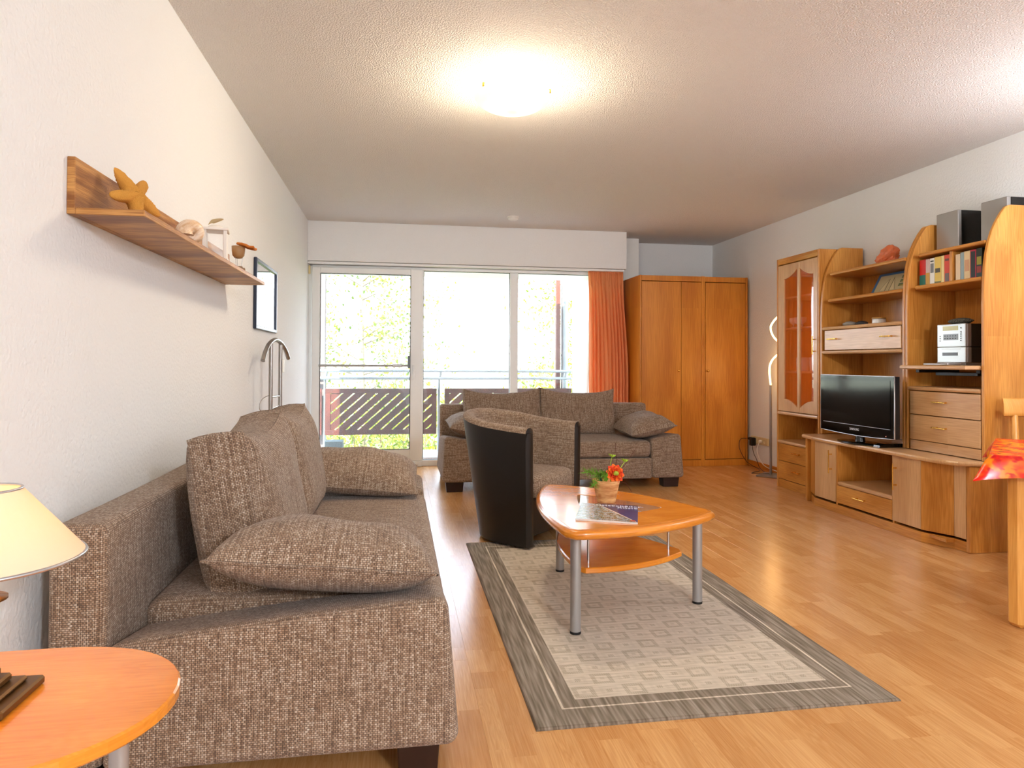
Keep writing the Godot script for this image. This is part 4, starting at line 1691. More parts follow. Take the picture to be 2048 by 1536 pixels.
# ---------------------------------------------------------------- dining corner at the right edge
func build_dining():
	var y := 0.715
	var n0 := Vector2(2.42, 2.50)          # corner that points into the room
	var e1 := Vector2(0.72, 0.70).normalized()
	var e2 := Vector2(0.72, -0.70).normalized()
	var t := thing("dining_table", V(2.9, 0, 2.5), "light wood dining table under the orange cloth", "table")
	var st := mb()
	var q := [n0, n0 + e1 * 0.78, n0 + e1 * 0.78 + e2 * 0.78, n0 + e2 * 0.78]
	plate(st, q, y - 0.03, y - 0.002, on_floor, 0.003)
	part(t, "table_top", st, M.chairwood)
	for e in [[0.085, 0.085], [0.70, 0.085], [0.085, 0.70], [0.70, 0.70]]:
		st = mb()
		var c: Vector2 = n0 + e1 * e[0] + e2 * e[1]
		var bs := Basis(Vector3.UP, 0.10)
		cbox(st, V(c.x + 0.04, (y - 0.03) / 2, c.y), Vector3(0.13, y - 0.03, 0.075), 0.018, bs)
		part(t, "leg", st, M.chairwood)
	# cloth: top and hanging edge with corner folds
	var w := 256
	var im := Image.create(w, w, false, Image.FORMAT_RGB8)
	var nz := noise_img(w, w, 0.012, 131, 3)
	var nz2 := noise_img(w, w, 0.03, 132, 3)
	for yy in w:
		for xx in w:
			var a := nz.get_pixel(xx, yy).r
			var b := nz2.get_pixel(xx, yy).r
			var c := Color(0.98, 0.55, 0.02).lerp(Color(0.93, 0.10, 0.02), clampf((a - 0.45) * 5.0, 0, 1))
			c = c.lerp(Color(0.80, 0.02, 0.03), clampf((b - 0.58) * 5.0, 0, 1))
			im.set_pixel(xx, yy, c)
	var cm := tex_mat(im, 0.25, Vector3(2.2, 2.2, 2.2), true)
	st = mb()
	var cen: Vector2 = n0 + (e1 + e2) * 0.39
	var outline := []
	var per := 30
	var corners := [q[0], q[1], q[2], q[3]]
	for k in 4:
		var a: Vector2 = corners[k]
		var b: Vector2 = corners[(k + 1) % 4]
		for i in per:
			outline.append([a.lerp(b, float(i) / per), float(i) / per])
	var m := outline.size()
	var rows := []
	for j in 9:
		var row := []
		for i in m:
			var p: Vector2 = outline[i][0]
			var f: float = outline[i][1]
			var cr := pow(absf(f * 2 - 1), 6.0)      # 1 at the corners
			var dirn := (p - cen).normalized()
			var v := j / 8.0
			var drop := (0.085 + 0.025 * cr) * v
			var flare := (0.006 + 0.075 * cr * v + 0.010 * v * sin(f * 26.0)) * smoothstep(0.0, 0.25, v)
			var pp := p + dirn * flare + dirn * 0.004
			row.append(V(pp.x, y + 0.001 - drop * smoothstep(0.0, 0.08, v + 0.02) - 0.002 * (1 - v), pp.y))
		rows.append(row)
	for j in 8:
		for i in m:
			var i2 := (i + 1) % m
			quad(st, rows[j][i], rows[j][i2], rows[j + 1][i2], rows[j + 1][i], 0)
	var cc := V(cen.x, y + 0.0005, cen.y)
	for i in m:
		tri(st, cc, rows[0][(i + 1) % m], rows[0][i], 1)
	single("tablecloth", st, cm, "glossy orange and red oilcloth hanging over the dining table", "tablecloth")
	# chair between the table and the wall unit
	t = thing("dining_chair", V(3.33, 0, 3.12), "light wood dining chair with curved top rail between table and wall unit", "chair")
	var fw := Vector3(-0.55, 0, 0.83).normalized()
	var rt := Vector3(0.83, 0, 0.55).normalized()
	var o := V(3.46, 0, 3.10)
	st = mb()
	rbox(st, Vector3(0.42, 0.03, 0.40), 0.012, 6, func(p): return o + rt * p.x * 0.21 + fw * (p.z * 0.20) + Vector3(0, 0.445 + p.y * 0.018, 0))
	part(t, "seat", st, M.chairwood)
	for sx in [-1, 1]:
		for sz in [-1, 1]:
			st = mb()
			var a: Vector3 = o + rt * sx * 0.18 + fw * sz * 0.17
			if sz > 0: tube(st, [a, a + Vector3(0, 0.43, 0)], 0.018, 10)
			else: tube(st, [a - fw * 0.03, a + Vector3(0, 0.43, 0), a - fw * 0.06 + Vector3(0, 0.80, 0)], 0.018, 10)
			part(t, "leg", st, M.chairwood)
	st = mb()
	for i in 12:
		var u0 := i / 12.0 * 2 - 1
		var u1 := (i + 1) / 12.0 * 2 - 1
		var sec := func(u: float) -> Array:
			var b: Vector3 = o - fw * (0.215 + 0.05 * (1 - u * u)) + rt * u * 0.235
			var r := []
			for k in 12:
				var a := TAU * k / 12
				r.append(b + Vector3(0, 0.845 + 0.052 * sin(a), 0) - fw * (0.020 * cos(a) + 0.014 * sin(a)))
			return r
		var A: Array = sec.call(u0)
		var Bq: Array = sec.call(u1)
		for k in 12: quad(st, A[k], A[(k + 1) % 12], Bq[(k + 1) % 12], Bq[k], 0)
		if i == 0:
			for k in range(1, 11): tri(st, A[0], A[k], A[k + 1])
		if i == 11:
			for k in range(1, 11): tri(st, Bq[0], Bq[k + 1], Bq[k])
	part(t, "top_rail", st, M.chairwood)
	for u in [-0.45, 0.0, 0.45]:
		st = mb()
		tube(st, [o + rt * u * 0.22 - fw * 0.18 + Vector3(0, 0.45, 0), o + rt * u * 0.225 - fw * 0.25 + Vector3(0, 0.81, 0)], 0.010, 8)
		part(t, "spindle", st, M.chairwood)

# ---------------------------------------------------------------- lamps and ceiling
func glow(col: Color, k: float) -> StandardMaterial3D:
	var m := mat(Color(0.95, 0.93, 0.88), 0.4)
	m.emission_enabled = true
	m.emission = col
	m.emission_energy_multiplier = k
	return m

func build_lamps():
	var c := V(0.565, 2.5, 3.45)
	var t := thing("ceiling_lamp", c, "round glowing glass bowl lamp on the ceiling", "lamp")
	var st := mb()
	lathe(st, c, [[0.0, -0.001], [0.165, -0.001], [0.165, -0.035], [0.150, -0.040]], 40, -1)
	part(t, "mount", st, M.white)
	st = mb()
	var prof := []
	for i in 13:
		var a := PI / 2 * i / 12
		prof.append([0.197 * cos(a), -0.055 - 0.088 * sin(a)])
	prof[12][0] = 0.0
	lathe(st, c, prof, 48)
	part(t, "glass_bowl", st, glow(Color(1.0, 0.86, 0.58), 2.0))
	st = mb()
	for i in 3:
		var a := TAU * i / 3 + 0.45
		cbox(st, c + Vector3(cos(a) * 0.195, -0.056, sin(a) * 0.195), Vector3(0.012, 0.02, 0.012), 0.002)
	part(t, "clip", st, M.brass)
	omni(t, c + Vector3(0, -0.10, 0), Color(1.0, 0.93, 0.82), 1.15, 0.14)
	# smoke detector
	var s := V(1.095, 2.5, 6.60)
	t = thing("smoke_detector", s, "small white smoke detector on the ceiling near the window", "smoke detector")
	st = mb()
	lathe(st, s, [[0.0, 0.0], [0.058, 0.0], [0.058, -0.012], [0.052, -0.016]], 28, -1)
	part(t, "base", st, M.plastic_white)
	st = mb()
	lathe(st, s, [[0.050, -0.016], [0.048, -0.028], [0.030, -0.036], [0.0, -0.037]], 28)
	part(t, "cap", st, M.plastic_white)
	pendant(V(1.60, 2.05, -2.2), 8.0, "unseen white globe pendant lamp behind the sitting area, placed to light the room")  # out of view behind the camera, placed to light the whole room
	pendant(V(3.28, 1.86, 2.62), 0.7, "unseen white globe pendant lamp over the dining table, lighting the ceiling there")  # out of view past the right edge, lights the ceiling and wall there
	build_floor_lamp()

func pendant(g: Vector3, energy: float, label: String):  # globe lamp hung out of view for the light it casts
	var t := thing("unseen_pendant_lamp", Vector3(g.x, HC, g.z), label, "lamp", "unseen globe pendant lamps")
	var st := mb()
	lathe(st, Vector3(g.x, HC, g.z), [[0.0, 0.0], [0.05, 0.0], [0.045, -0.025], [0.0, -0.03]], 20)
	part(t, "canopy", st, M.white)
	st = mb()
	tube(st, [Vector3(g.x, HC - 0.02, g.z), g + Vector3(0, 0.11, 0)], 0.003, 6)
	part(t, "cord", st, M.white)
	st = mb()
	var prof := []
	for i in 17:
		var a := PI * i / 16
		prof.append([maxf(0.0, 0.12 * sin(a)), 0.12 * cos(a)])
	prof[0][0] = 0.0
	prof[16][0] = 0.0
	lathe(st, g, prof, 32)
	part(t, "glass_globe", st, glow(Color(0.95, 0.98, 1.0), 2.0))
	omni(t, g, Color(0.94, 0.965, 1.0), energy, 0.12)

func build_floor_lamp():
	var D := 6.2
	var X := 3.567
	var t := thing("floor_lamp", V(X, 0, D), "slim floor lamp with a glowing wavy light band beside the display cabinet", "lamp")
	var st := mb()
	cbox(st, V(X + 0.01, 0.008, D - 0.03), Vector3(0.25, 0.014, 0.25), 0.003, Basis(Vector3.UP, 0.72))
	part(t, "base", st, M.brushed)
	st = mb()
	tube(st, [V(X, 0.015, D), V(X, 0.80, D), V(X, 0.878, D)], [0.013, 0.012, 0.011], 12)
	part(t, "pole", st, M.brushed)
	var pts := [[0.0, 0.878, 0.0], [-0.010, 0.93, -0.005], [-0.020, 1.0, -0.01], [-0.020, 1.07, -0.02], [-0.006, 1.125, -0.045], [0.030, 1.165, -0.055], [0.075, 1.20, -0.05], [0.105, 1.24, -0.02], [0.105, 1.285, 0.02], [0.070, 1.335, 0.05], [0.035, 1.38, 0.04], [0.005, 1.425, 0.01], [-0.002, 1.455, -0.01], [0.012, 1.50, -0.04], [0.050, 1.545, -0.055], [0.09, 1.585, -0.05]]
	st = mb()
	var bk := mb()
	var n := pts.size()
	var fine := []
	var cv := Curve3D.new()
	for i in n:
		var p := V(X + pts[i][0], pts[i][1], D + pts[i][2])
		var a := V(X + pts[maxi(i - 1, 0)][0], pts[maxi(i - 1, 0)][1], D + pts[maxi(i - 1, 0)][2])
		var b := V(X + pts[mini(i + 1, n - 1)][0], pts[mini(i + 1, n - 1)][1], D + pts[mini(i + 1, n - 1)][2])
		cv.add_point(p, -(b - a) / 6, (b - a) / 6)
	cv.bake_interval = 0.012
	fine = Array(cv.get_baked_points())
	tube(st, fine, 0.0085, 10)
	part(t, "light_band", st, glow(Color(1.0, 0.80, 0.52), 7.0))
	var back := []
	for p in fine: back.append(p + V(0.008, 0.0, 0.006))
	tube(bk, back, 0.008, 8)
	part(t, "band_profile", bk, M.brushed)
	omni(t, V(X + 0.01, 1.0, D - 0.06), Color(1.0, 0.76, 0.45), 0.10, 0.05)
	# socket strip and leads
	t = thing("socket_strip", V(3.715, 0.285, 6.66), "cream triple wall socket low beside the wardrobe", "socket")
	st = mb()
	box(st, 3.700, 3.7195, 0.247, 0.322, 6.492, 6.832, 0.004)
	part(t, "frame", st, mat(Color(0.86, 0.80, 0.62), 0.45))
	for d in [6.77, 6.66, 6.55]:
		st = mb()
		var s2 := mb()
		lathe(s2, Vector3.ZERO, [[0.028, 0.0], [0.028, 0.003], [0.021, 0.003], [0.020, 0.001], [0.0, 0.001]], 20, -1)
		st.append_from(s2.commit(), 0, Transform3D(Basis(Vector3(0, 0, 1), PI / 2), V(3.700, 0.285, d)))
		part(t, "outlet", st, mat(Color(0.84, 0.77, 0.58), 0.5))
	t = thing("power_adapter", V(3.67, 0.26, 6.74), "black power adapter plugged into the wall socket with its lead", "adapter")
	st = mb()
	cbox(st, V(3.672, 0.268, 6.74), Vector3(0.055, 0.085, 0.05), 0.008)
	part(t, "body", st, M.black)
	st = mb()
	tube(st, soft([V(3.67, 0.225, 6.74), V(3.66, 0.16, 6.70), V(3.65, 0.10, 6.62), V(3.62, 0.03, 6.50), V(3.60, 0.008, 6.36), V(3.58, 0.016, 6.25)]), 0.003, 6)
	part(t, "cable", st, M.black)
	t = thing("black_plug", V(3.68, 0.30, 6.81), "black mains plug with a thin cable looping to the floor", "plug")
	st = mb()
	cbox(st, V(3.680, 0.295, 6.80), Vector3(0.04, 0.03, 0.035), 0.008)
	part(t, "body", st, M.black)
	st = mb()
	tube(st, soft([V(3.66, 0.295, 6.80), V(3.60, 0.28, 6.86), V(3.585, 0.18, 6.85), V(3.60, 0.06, 6.72), V(3.62, 0.010, 6.5), V(3.50, 0.006, 6.40), V(3.45, 0.006, 6.33), V(3.56, 0.02, 6.22)]), 0.003, 6)
	part(t, "cable", st, M.black)
	t = thing("white_plug", V(3.68, 0.28, 6.58), "white mains plug with a pale cable running behind the cabinet", "plug")
	st = mb()
	cbox(st, V(3.682, 0.285, 6.60), Vector3(0.036, 0.03, 0.03), 0.008)
	part(t, "body", st, M.plastic_white)
	st = mb()
	tube(st, soft([V(3.67, 0.28, 6.60), V(3.655, 0.18, 6.62), V(3.66, 0.06, 6.50), V(3.67, 0.03, 6.25), V(3.69, 0.012, 5.95), V(3.70, 0.01, 5.70)]), 0.004, 6)
	part(t, "cable", st, M.plastic_white)

func soft(p: Array) -> Array:
	var cv := Curve3D.new()
	var n := p.size()
	for i in n:
		var d: Vector3 = (p[mini(i + 1, n - 1)] - p[maxi(i - 1, 0)]) / 6
		cv.add_point(p[i], -d, d)
	cv.bake_interval = 0.015
	return Array(cv.get_baked_points())

# ---------------------------------------------------------------- things on and at the left wall
func build_wall_things():
	var t := thing("wall_shelf", V(XL + 0.1, 1.489, 2.94), "long solid wood wall shelf above the sofa", "shelf")
	var st := mb()
	box(st, XL, XL + 0.022, 1.487, 1.646, 2.062, 3.828, 0.002)
	part(t, "back_board", st, M.acacia)
	st = mb()
	box(st, XL + 0.0225, XL + 0.20, 1.487, 1.5055, 2.062, 3.828, 0.002)
	part(t, "board", st, M.acacia)
	var top := 1.5055
	build_starfish(top)
	# moon snail shell
	t = thing("snail_shell", V(-0.775, top, 2.80), "pale spiral sea snail shell on the wall shelf", "shell")
	st = mb()
	var path := []
	var rad := []
	for i in 90:
		var a := i / 89.0 * TAU * 3.2
		var g := exp(a * 0.16) / exp(TAU * 3.2 * 0.16)
		path.append(Vector3(cos(a) * 0.036 * g, sin(a) * 0.036 * g, -0.020 * (1 - g)))
		rad.append(0.034 * g + 0.001)
	tube(st, path, rad, 16)
	var shell_im := wood_img(Color(0.80, 0.62, 0.44), Color(0.96, 0.90, 0.82), 47, 0.9)
	var sm := tex_mat(shell_im, 0.35, Vector3(14, 14, 14))
	var sh := lpart(t, "shell_body", st, sm)
	sh.transform = Transform3D(Basis(Vector3.UP, 0.55) * Basis(Vector3(0, 0, 1), 2.2), Vector3(0, 0.0665, 0))
	build_lantern(top)
	# little bell cup on wires with a bark cap, set on driftwood
	var c := V(-0.735, top, 3.37)
	t = thing("bell_ornament", c, "little brown bell with an orange bark cap on wire legs, on the wall shelf", "ornament")
	st = mb()
	rbox(st, Vector3(0.05, 0.018, 0.09), 0.008, 6, func(p): return c + Vector3(p.x * 0.022 + 0.004 * sin(p.z * 4.0), 0.009 + p.y * 0.009 * (1 + 0.2 * sin(p.z * 5.0)), p.z * 0.045))
	part(t, "driftwood", st, mat(Color(0.50, 0.40, 0.31), 0.9))
	st = mb()
	for i in 3:
		var a := TAU * i / 3
		tube(st, [c + Vector3(cos(a) * 0.012, 0.016, sin(a) * 0.012), c + Vector3(cos(a) * 0.020, 0.06, sin(a) * 0.020)], 0.0012, 5)
	part(t, "wire_leg", st, M.silver)
	st = mb()
	lathe(st, c + Vector3(0, 0.055, 0), [[0.0, 0.0], [0.016, 0.003], [0.026, 0.015], [0.029, 0.035], [0.030, 0.058], [0.0, 0.058]], 24)
	part(t, "bell", st, mat(Color(0.66, 0.50, 0.32), 0.5))
	st = mb()
	rbox(st, Vector3(0.08, 0.012, 0.08), 0.005, 8, func(p): return c + Basis(Vector3(0, 0, 1), -0.28) * Vector3(p.x * 0.040, 0.112 + p.y * 0.006 + 0.003 * sin(p.x * 5.0 + p.z * 3.0), p.z * 0.038) + Vector3(0.006, 0.006, 0))
	part(t, "cap", st, mat(Color(0.72, 0.40, 0.10), 0.8))
	build_mirror()
	build_valet()

func build_starfish(top: float):
	var t := thing("starfish", V(-0.80, top, 2.27), "large dried ochre starfish propped up on the wall shelf", "starfish")
	var st := mb()
	var im := noise_img(256, 256, 0.05, 71, 3)
	var n := 160
	var rr := 30
	var R := 0.098
	var nz := FastNoiseLite.new()
	nz.seed = 4
	nz.frequency = 1.0
	var grid := []
	for s in [1.0, -1.0]:
		var g := []
		for i in rr + 1:
			var row := []
			for k in n:
				var a := TAU * k / n
				var arm := pow(0.5 + 0.5 * cos(5 * a), 1.6)
				var rad := R * (0.36 + 0.64 * arm)
				var f := float(i) / rr
				var r := rad * f
				var thick := 0.030 * pow(maxf(0.0, 1 - f * f), 0.5) * (1.0 - 0.55 * r / R)
				var bump := 0.0028 * maxf(0.0, sin(r * 900.0)) * maxf(0.0, sin(a * 60.0 * (0.3 + r / R)))
				if f > 0.86: bump += 0.002 * maxf(0.0, sin(a * 160.0))
				row.append(Vector3(cos(a) * r * (1 + bump * 4), sin(a) * r * (1 + bump * 4), s * (thick + (bump if f < 0.99 else 0.0))))
			g.append(row)
		grid.append(g)
	for s in 2:
		var g: Array = grid[s]
		for i in rr:
			for k in n:
				var k2 := (k + 1) % n
				if s == 0: quad(st, g[i][k], g[i + 1][k], g[i + 1][k2], g[i][k2], 0)
				else: quad(st, g[i][k], g[i][k2], g[i + 1][k2], g[i + 1][k], 0)
	var m := tex_mat(im, 0.9, Vector3(20, 20, 20))
	m.albedo_texture = null
	m.albedo_color = Color(0.86, 0.60, 0.24)
	relief(m, im, 0.2)
	var o := lpart(t, "body", st, m)
	o.transform = Transform3D(Basis(Vector3.UP, 1.12) * Basis(Vector3.RIGHT, -0.35) * Basis(Vector3(0, 0, 1), 0.80), Vector3(0.0, 0.080, 0.0))
	t.rotation = Vector3.ZERO

func build_lantern(top: float):
	var c := V(-0.765, top, 3.08)
	var t := thing("lantern", c, "small white wooden lantern with glass sides on the wall shelf", "lantern")
	var bs := Basis(Vector3.UP, 0.18)
	var paint := mat(Color(0.93, 0.90, 0.86), 0.7)
	for sx in [-1, 1]:
		for sz in [-1, 1]:
			var st := mb()
			cbox(st, c + bs * Vector3(sx * 0.040, 0.068, sz * 0.040), Vector3(0.015, 0.118, 0.015), 0.002, bs)
			part(t, "post", st, paint)
	var s := mb()
	cbox(s, c + Vector3(0, 0.005, 0), Vector3(0.105, 0.010, 0.105), 0.002, bs)
	part(t, "base", s, paint)
	s = mb()
	cbox(s, c + Vector3(0, 0.131, 0), Vector3(0.108, 0.010, 0.108), 0.002, bs)
	part(t, "top", s, paint)
	s = mb()
	lathe(s, c, [[0.034, 0.136], [0.030, 0.146], [0.018, 0.152], [0.0, 0.153]], 20)
	part(t, "chimney", s, paint)
	for k in 4:
		s = mb()
		var b2 := bs * Basis(Vector3.UP, k * PI / 2)
		cbox(s, c + b2 * Vector3(0, 0.068, 0.040), Vector3(0.066, 0.116, 0.002), 0, b2)
		part(t, "pane", s, M.glass)
	s = mb()
	lathe(s, c, [[0.0, 0.010], [0.019, 0.010], [0.019, 0.026], [0.0, 0.025]], 18, -1)
	part(t, "candle", s, paint)
	# mussel shell lying on the lantern
	t = thing("mussel_shell", c + Vector3(0, 0.153, 0), "cream mussel shell lying on top of the white lantern", "shell")
	s = mb()
	var g := []
	for i in 13:
		var row := []
		for j in 17:
			var u := i / 12.0
			var a := lerpf(-1.15, 1.15, j / 16.0)
			var r := 0.062 * u * (1 - 0.18 * a * a)
			row.append(c + Vector3(0, 0.158, 0) + bs * Vector3(-0.030 + r * cos(a), 0.030 * sin(PI * 0.5 * u) * (1 - 0.35 * a * a) - 0.006 + 0.0008 * sin(a * 40.0) * u, r * sin(a)))
		g.append(row)
	for i in 12:
		for j in 16: quad(s, g[i][j], g[i + 1][j], g[i + 1][j + 1], g[i][j + 1], 0)
	part(t, "valve", s, mat(Color(0.86, 0.78, 0.60), 0.35))

func build_mirror():
	var x0 := XL + 0.001
	var t := thing("wall_mirror", V(XL, 1.29, 4.92), "narrow wall mirror in a dark blue-grey frame beyond the wooden shelf", "mirror")
	var d0 := 4.54
	var d1 := 5.29
	var y0 := 1.290
	var y1 := 1.742
	var w := 0.026
	var st := mb()
	box(st, x0, x0 + 0.020, y0, y1, d0, d0 + w, 0.004)
	box(st, x0, x0 + 0.020, y0, y1, d1 - w, d1, 0.004)
	box(st, x0, x0 + 0.020, y0, y0 + w, d0 + w, d1 - w, 0.004)
	box(st, x0, x0 + 0.020, y1 - w, y1, d0 + w, d1 - w, 0.004)
	part(t, "frame", st, M.navy)
	st = mb()
	box(st, x0 + 0.002, x0 + 0.010, y0 + w, y1 - w, d0 + w, d1 - w, 0)
	part(t, "mirror_glass", st, M.mirror)

func build_valet():
	var t := thing("valet_stand", V(-0.77, 0, 4.58), "chrome valet stand with an arched top behind the end of the sofa", "valet stand")
	var a := V(-0.782, 0, 4.50)
	var b := V(-0.757, 0, 4.70)
	var st := mb()
	tube(st, soft([V(-0.806, 1.088, 4.37), V(-0.800, 1.145, 4.42), V(-0.789, 1.195, 4.49), V(-0.772, 1.222, 4.60), V(-0.752, 1.200, 4.71), V(-0.738, 1.155, 4.79), V(-0.730, 1.105, 4.85)]), 0.0135, 14)
	part(t, "shoulder_arch", st, M.brushed)
	for p in [[a, 1.196], [b, 1.203]]:
		st = mb()
		tube(st, [p[0] + Vector3(0, 0.02, 0), p[0] + Vector3(0, p[1], 0)], 0.0125, 14)
		part(t, "upright", st, M.brushed)
	for y in [0.86, 0.76, 0.50]:
		st = mb()
		tube(st, [a + Vector3(0, y, 0), b + Vector3(0, y, 0)], 0.006, 10)
		part(t, "crossbar", st, M.chrome)
	st = mb()
	tube(st, soft([a + Vector3(0.0, 0.875, 0.0), a + Vector3(-0.03, 0.86, 0.06), a + Vector3(-0.045, 0.83, 0.10), a + Vector3(-0.045, 0.79, 0.10), a + Vector3(-0.03, 0.775, 0.06), a + Vector3(0.0, 0.785, 0.0), b + Vector3(0, 0.80, 0)]), 0.0022, 6)
	part(t, "trouser_clip", st, M.chrome)
	st = mb()
	cbox(st, b + Vector3(0.018, 1.055, 0.0), Vector3(0.010, 0.085, 0.035), 0.002)
	part(t, "paper_tag", st, M.plastic_white)
	st = mb()
	for p in [a, b]:
		tube(st, [p + Vector3(-0.05, 0.014, 0), p + Vector3(0.16, 0.014, 0)], 0.0125, 12)
	tube(st, [a + Vector3(0.12, 0.014, 0), b + Vector3(0.12, 0.014, 0)], 0.0125, 12)
	part(t, "foot", st, M.brushed)

# ---------------------------------------------------------------- things in and on the wall unit
func build_unit_things():
	build_tv()
	build_stereo()
	build_books()
	build_glassware()
	# loudspeakers
	for e in [[3.872, 4.055, "silver loudspeaker on the hifi cabinet next to its inner curved side"], [3.512, 3.700, "silver loudspeaker on the hifi cabinet behind its outer curved side"]]:
		var t := thing("loudspeaker", V(3.6, 1.812, (e[0] + e[1]) / 2), e[2], "speaker", "pair of hifi loudspeakers")
		var st := mb()
		box(st, 3.545, 3.690, 1.8125, 2.074, e[0], e[1], 0.003)
		part(t, "cabinet", st, M.black_gloss)
		st = mb()
		box(st, 3.520, 3.546, 1.8125, 2.076, e[0] - 0.001, e[1] + 0.001, 0.005)
		part(t, "front", st, M.silver_paint)
	# salt crystal
	var c := V(3.56, 1.806, 4.575)
	var st2 := mb()
	var r := RandomNumberGenerator.new()
	r.seed = 12
	rock(st2, c + Vector3(0, 0.056, 0), Vector3(0.055, 0.060, 0.098), 21, 0.30, Vector3(-0.1, 1.0, 0.45))
	var sm := mat(Color(0.86, 0.46, 0.28), 0.45)
	sm.subsurf_scatter_enabled = true
	sm.subsurf_scatter_strength = 0.3
	single("salt_crystal", st2, sm, "orange salt crystal rock on the top shelf of the wall unit", "crystal")
	# framed print of sailing ships leaning against the back panel
	build_ship_print()
	# stones, jar
	var grey := mat(Color(0.62, 0.60, 0.56), 0.85)
	var slate := mat(Color(0.24, 0.25, 0.26), 0.7)
	st2 = mb()
	rock(st2, V(3.46, 1.396, 4.865), Vector3(0.04, 0.020, 0.062), 31, 0.12)
	single("pebble", st2, grey, "light grey pebble on the shelf above the pale drawer", "stone", "stones on the shelf above the drawer")
	st2 = mb()
	rock(st2, V(3.47, 1.394, 4.735), Vector3(0.035, 0.018, 0.055), 37, 0.14)
	single("pebble", st2, slate, "dark grey pebble on the shelf above the pale drawer", "stone", "stones on the shelf above the drawer")
	var jc := V(3.47, 1.3765, 4.545)
	var t3 := thing("jar", jc, "small round jar of amber pieces on the shelf above the pale drawer", "jar")
	st2 = mb()
	lathe(st2, jc, [[0.0, 0.0], [0.044, 0.0], [0.046, 0.004], [0.046, 0.034], [0.043, 0.040], [0.041, 0.036], [0.041, 0.006], [0.0, 0.005]], 28)
	part(t3, "glass", st2, M.clear_glass)
	st2 = mb()
	lathe(st2, jc, [[0.0, 0.006], [0.040, 0.006], [0.040, 0.026], [0.0, 0.028]], 20)
	part(t3, "amber_pieces", st2, mat(Color(0.72, 0.42, 0.12), 0.4))
	st2 = mb()
	lathe(st2, jc, [[0.0, 0.041], [0.047, 0.041], [0.047, 0.049], [0.0, 0.050]], 28, -1)
	part(t3, "lid", st2, mat(Color(0.78, 0.58, 0.28), 0.4))

func rock(st: SurfaceTool, c: Vector3, e: Vector3, sd: int, rough: float, peak := Vector3.ZERO):
	var nz := FastNoiseLite.new()
	nz.seed = sd
	nz.frequency = 0.9
	nz.fractal_octaves = 3
	var nu := 28
	var nv := 16
	var g := []
	for i in nv + 1:
		var row := []
		for k in nu:
			var th := PI * i / nv
			var ph := TAU * k / nu
			var n := Vector3(sin(th) * cos(ph), cos(th), sin(th) * sin(ph))
			var s := 1.0 + rough * nz.get_noise_3dv(n * 1.6)
			if peak != Vector3.ZERO:
				s += 0.75 * pow(maxf(0.0, n.dot(peak.normalized())), 5.0)
				n.y = maxf(n.y, -0.9)
			row.append(c + n * e * s)
		g.append(row)
	for i in nv:
		for k in nu:
			var k2 := (k + 1) % nu
			quad(st, g[i][k], g[i][k2], g[i + 1][k2], g[i + 1][k], 0 if peak == Vector3.ZERO else -1)

func build_ship_print():
	var t := thing("ship_print", V(3.62, 1.5945, 4.44), "blue-framed print of sailing ships leaning on the middle shelf", "picture")
	var w := 256
	var h := 128
	var im := Image.create(w, h, false, Image.FORMAT_RGB8)
	im.fill(Color(0.83, 0.77, 0.60))
	for y in h:
		for x in w:
			if x < 12 or x > w - 12 or y < 12:
				im.set_pixel(x, y, Color(0.30, 0.48, 0.68))
	var ink := Color(0.30, 0.26, 0.16)
	for s in [[70, 104], [196, 104]]:
		im.fill_rect(Rect2i(s[0] - 26, s[1], 52, 6), ink)
		im.fill_rect(Rect2i(s[0] - 20, s[1] + 6, 40, 4), Color(0.22, 0.30, 0.26))
		for mx in [-10, 8]:
			im.fill_rect(Rect2i(s[0] + mx, 34 if mx < 0 else 26, 2, s[1] - 28), ink)
		for k in 60:
			var yy: int = s[1] - 8 - k
			var half := int(22.0 * (1.0 - k / 66.0))
			im.fill_rect(Rect2i(s[0] - 12 - half, yy, maxi(1, half - 3), 1), Color(0.90, 0.84, 0.68))
			im.set_pixel(s[0] - 13 - half, yy, ink)
			im.fill_rect(Rect2i(s[0] + 11, yy, maxi(1, half - 4), 1), Color(0.90, 0.84, 0.68))
			im.set_pixel(clampi(s[0] + 10 + half, 0, w - 1), yy, ink)
	for k in 3:
		im.fill_rect(Rect2i(112, 24 + k * 22, 34, 16), Color(0.44, 0.50, 0.36))
		im.fill_rect(Rect2i(118, 34 + k * 22, 22, 4), Color(0.78, 0.66, 0.28))
	var m := StandardMaterial3D.new()
	m.albedo_texture = ImageTexture.create_from_image(im)
	m.roughness = 0.5
	# leans back against the rear panel; seen face looks towards -x
	var d0 := 4.16
	var d1 := 4.775
	var y0 := 1.595
	var yt := 1.770
	var xb := 3.560
	var xt := 3.655
	var st := mb()
	var q := [[Vector3(xb, y0, -d1), Vector2(0, 1)], [Vector3(xt, yt, -d1), Vector2(0, 0)], [Vector3(xt, yt, -d0), Vector2(1, 0)], [Vector3(xb, y0, -d0), Vector2(1, 1)]]
	for k in [0, 1, 2, 0, 2, 3]:
		st.set_smooth_group(-1)
		st.set_uv(q[k][1])
		st.add_vertex(q[k][0])
	part(t, "print", st, m)
	st = mb()
	var o := Vector3(0.010, 0.004, 0)
	var e := Vector3(0.0006, 0, 0)
	quad(st, q[0][0] + o, q[3][0] + o, q[2][0] + o, q[1][0] + o)
	for k in 4:
		var j := (k + 1) % 4
		quad(st, q[k][0] + e, q[j][0] + e, q[j][0] + o, q[k][0] + o)
	part(t, "backing", st, mat(Color(0.30, 0.48, 0.68), 0.6))

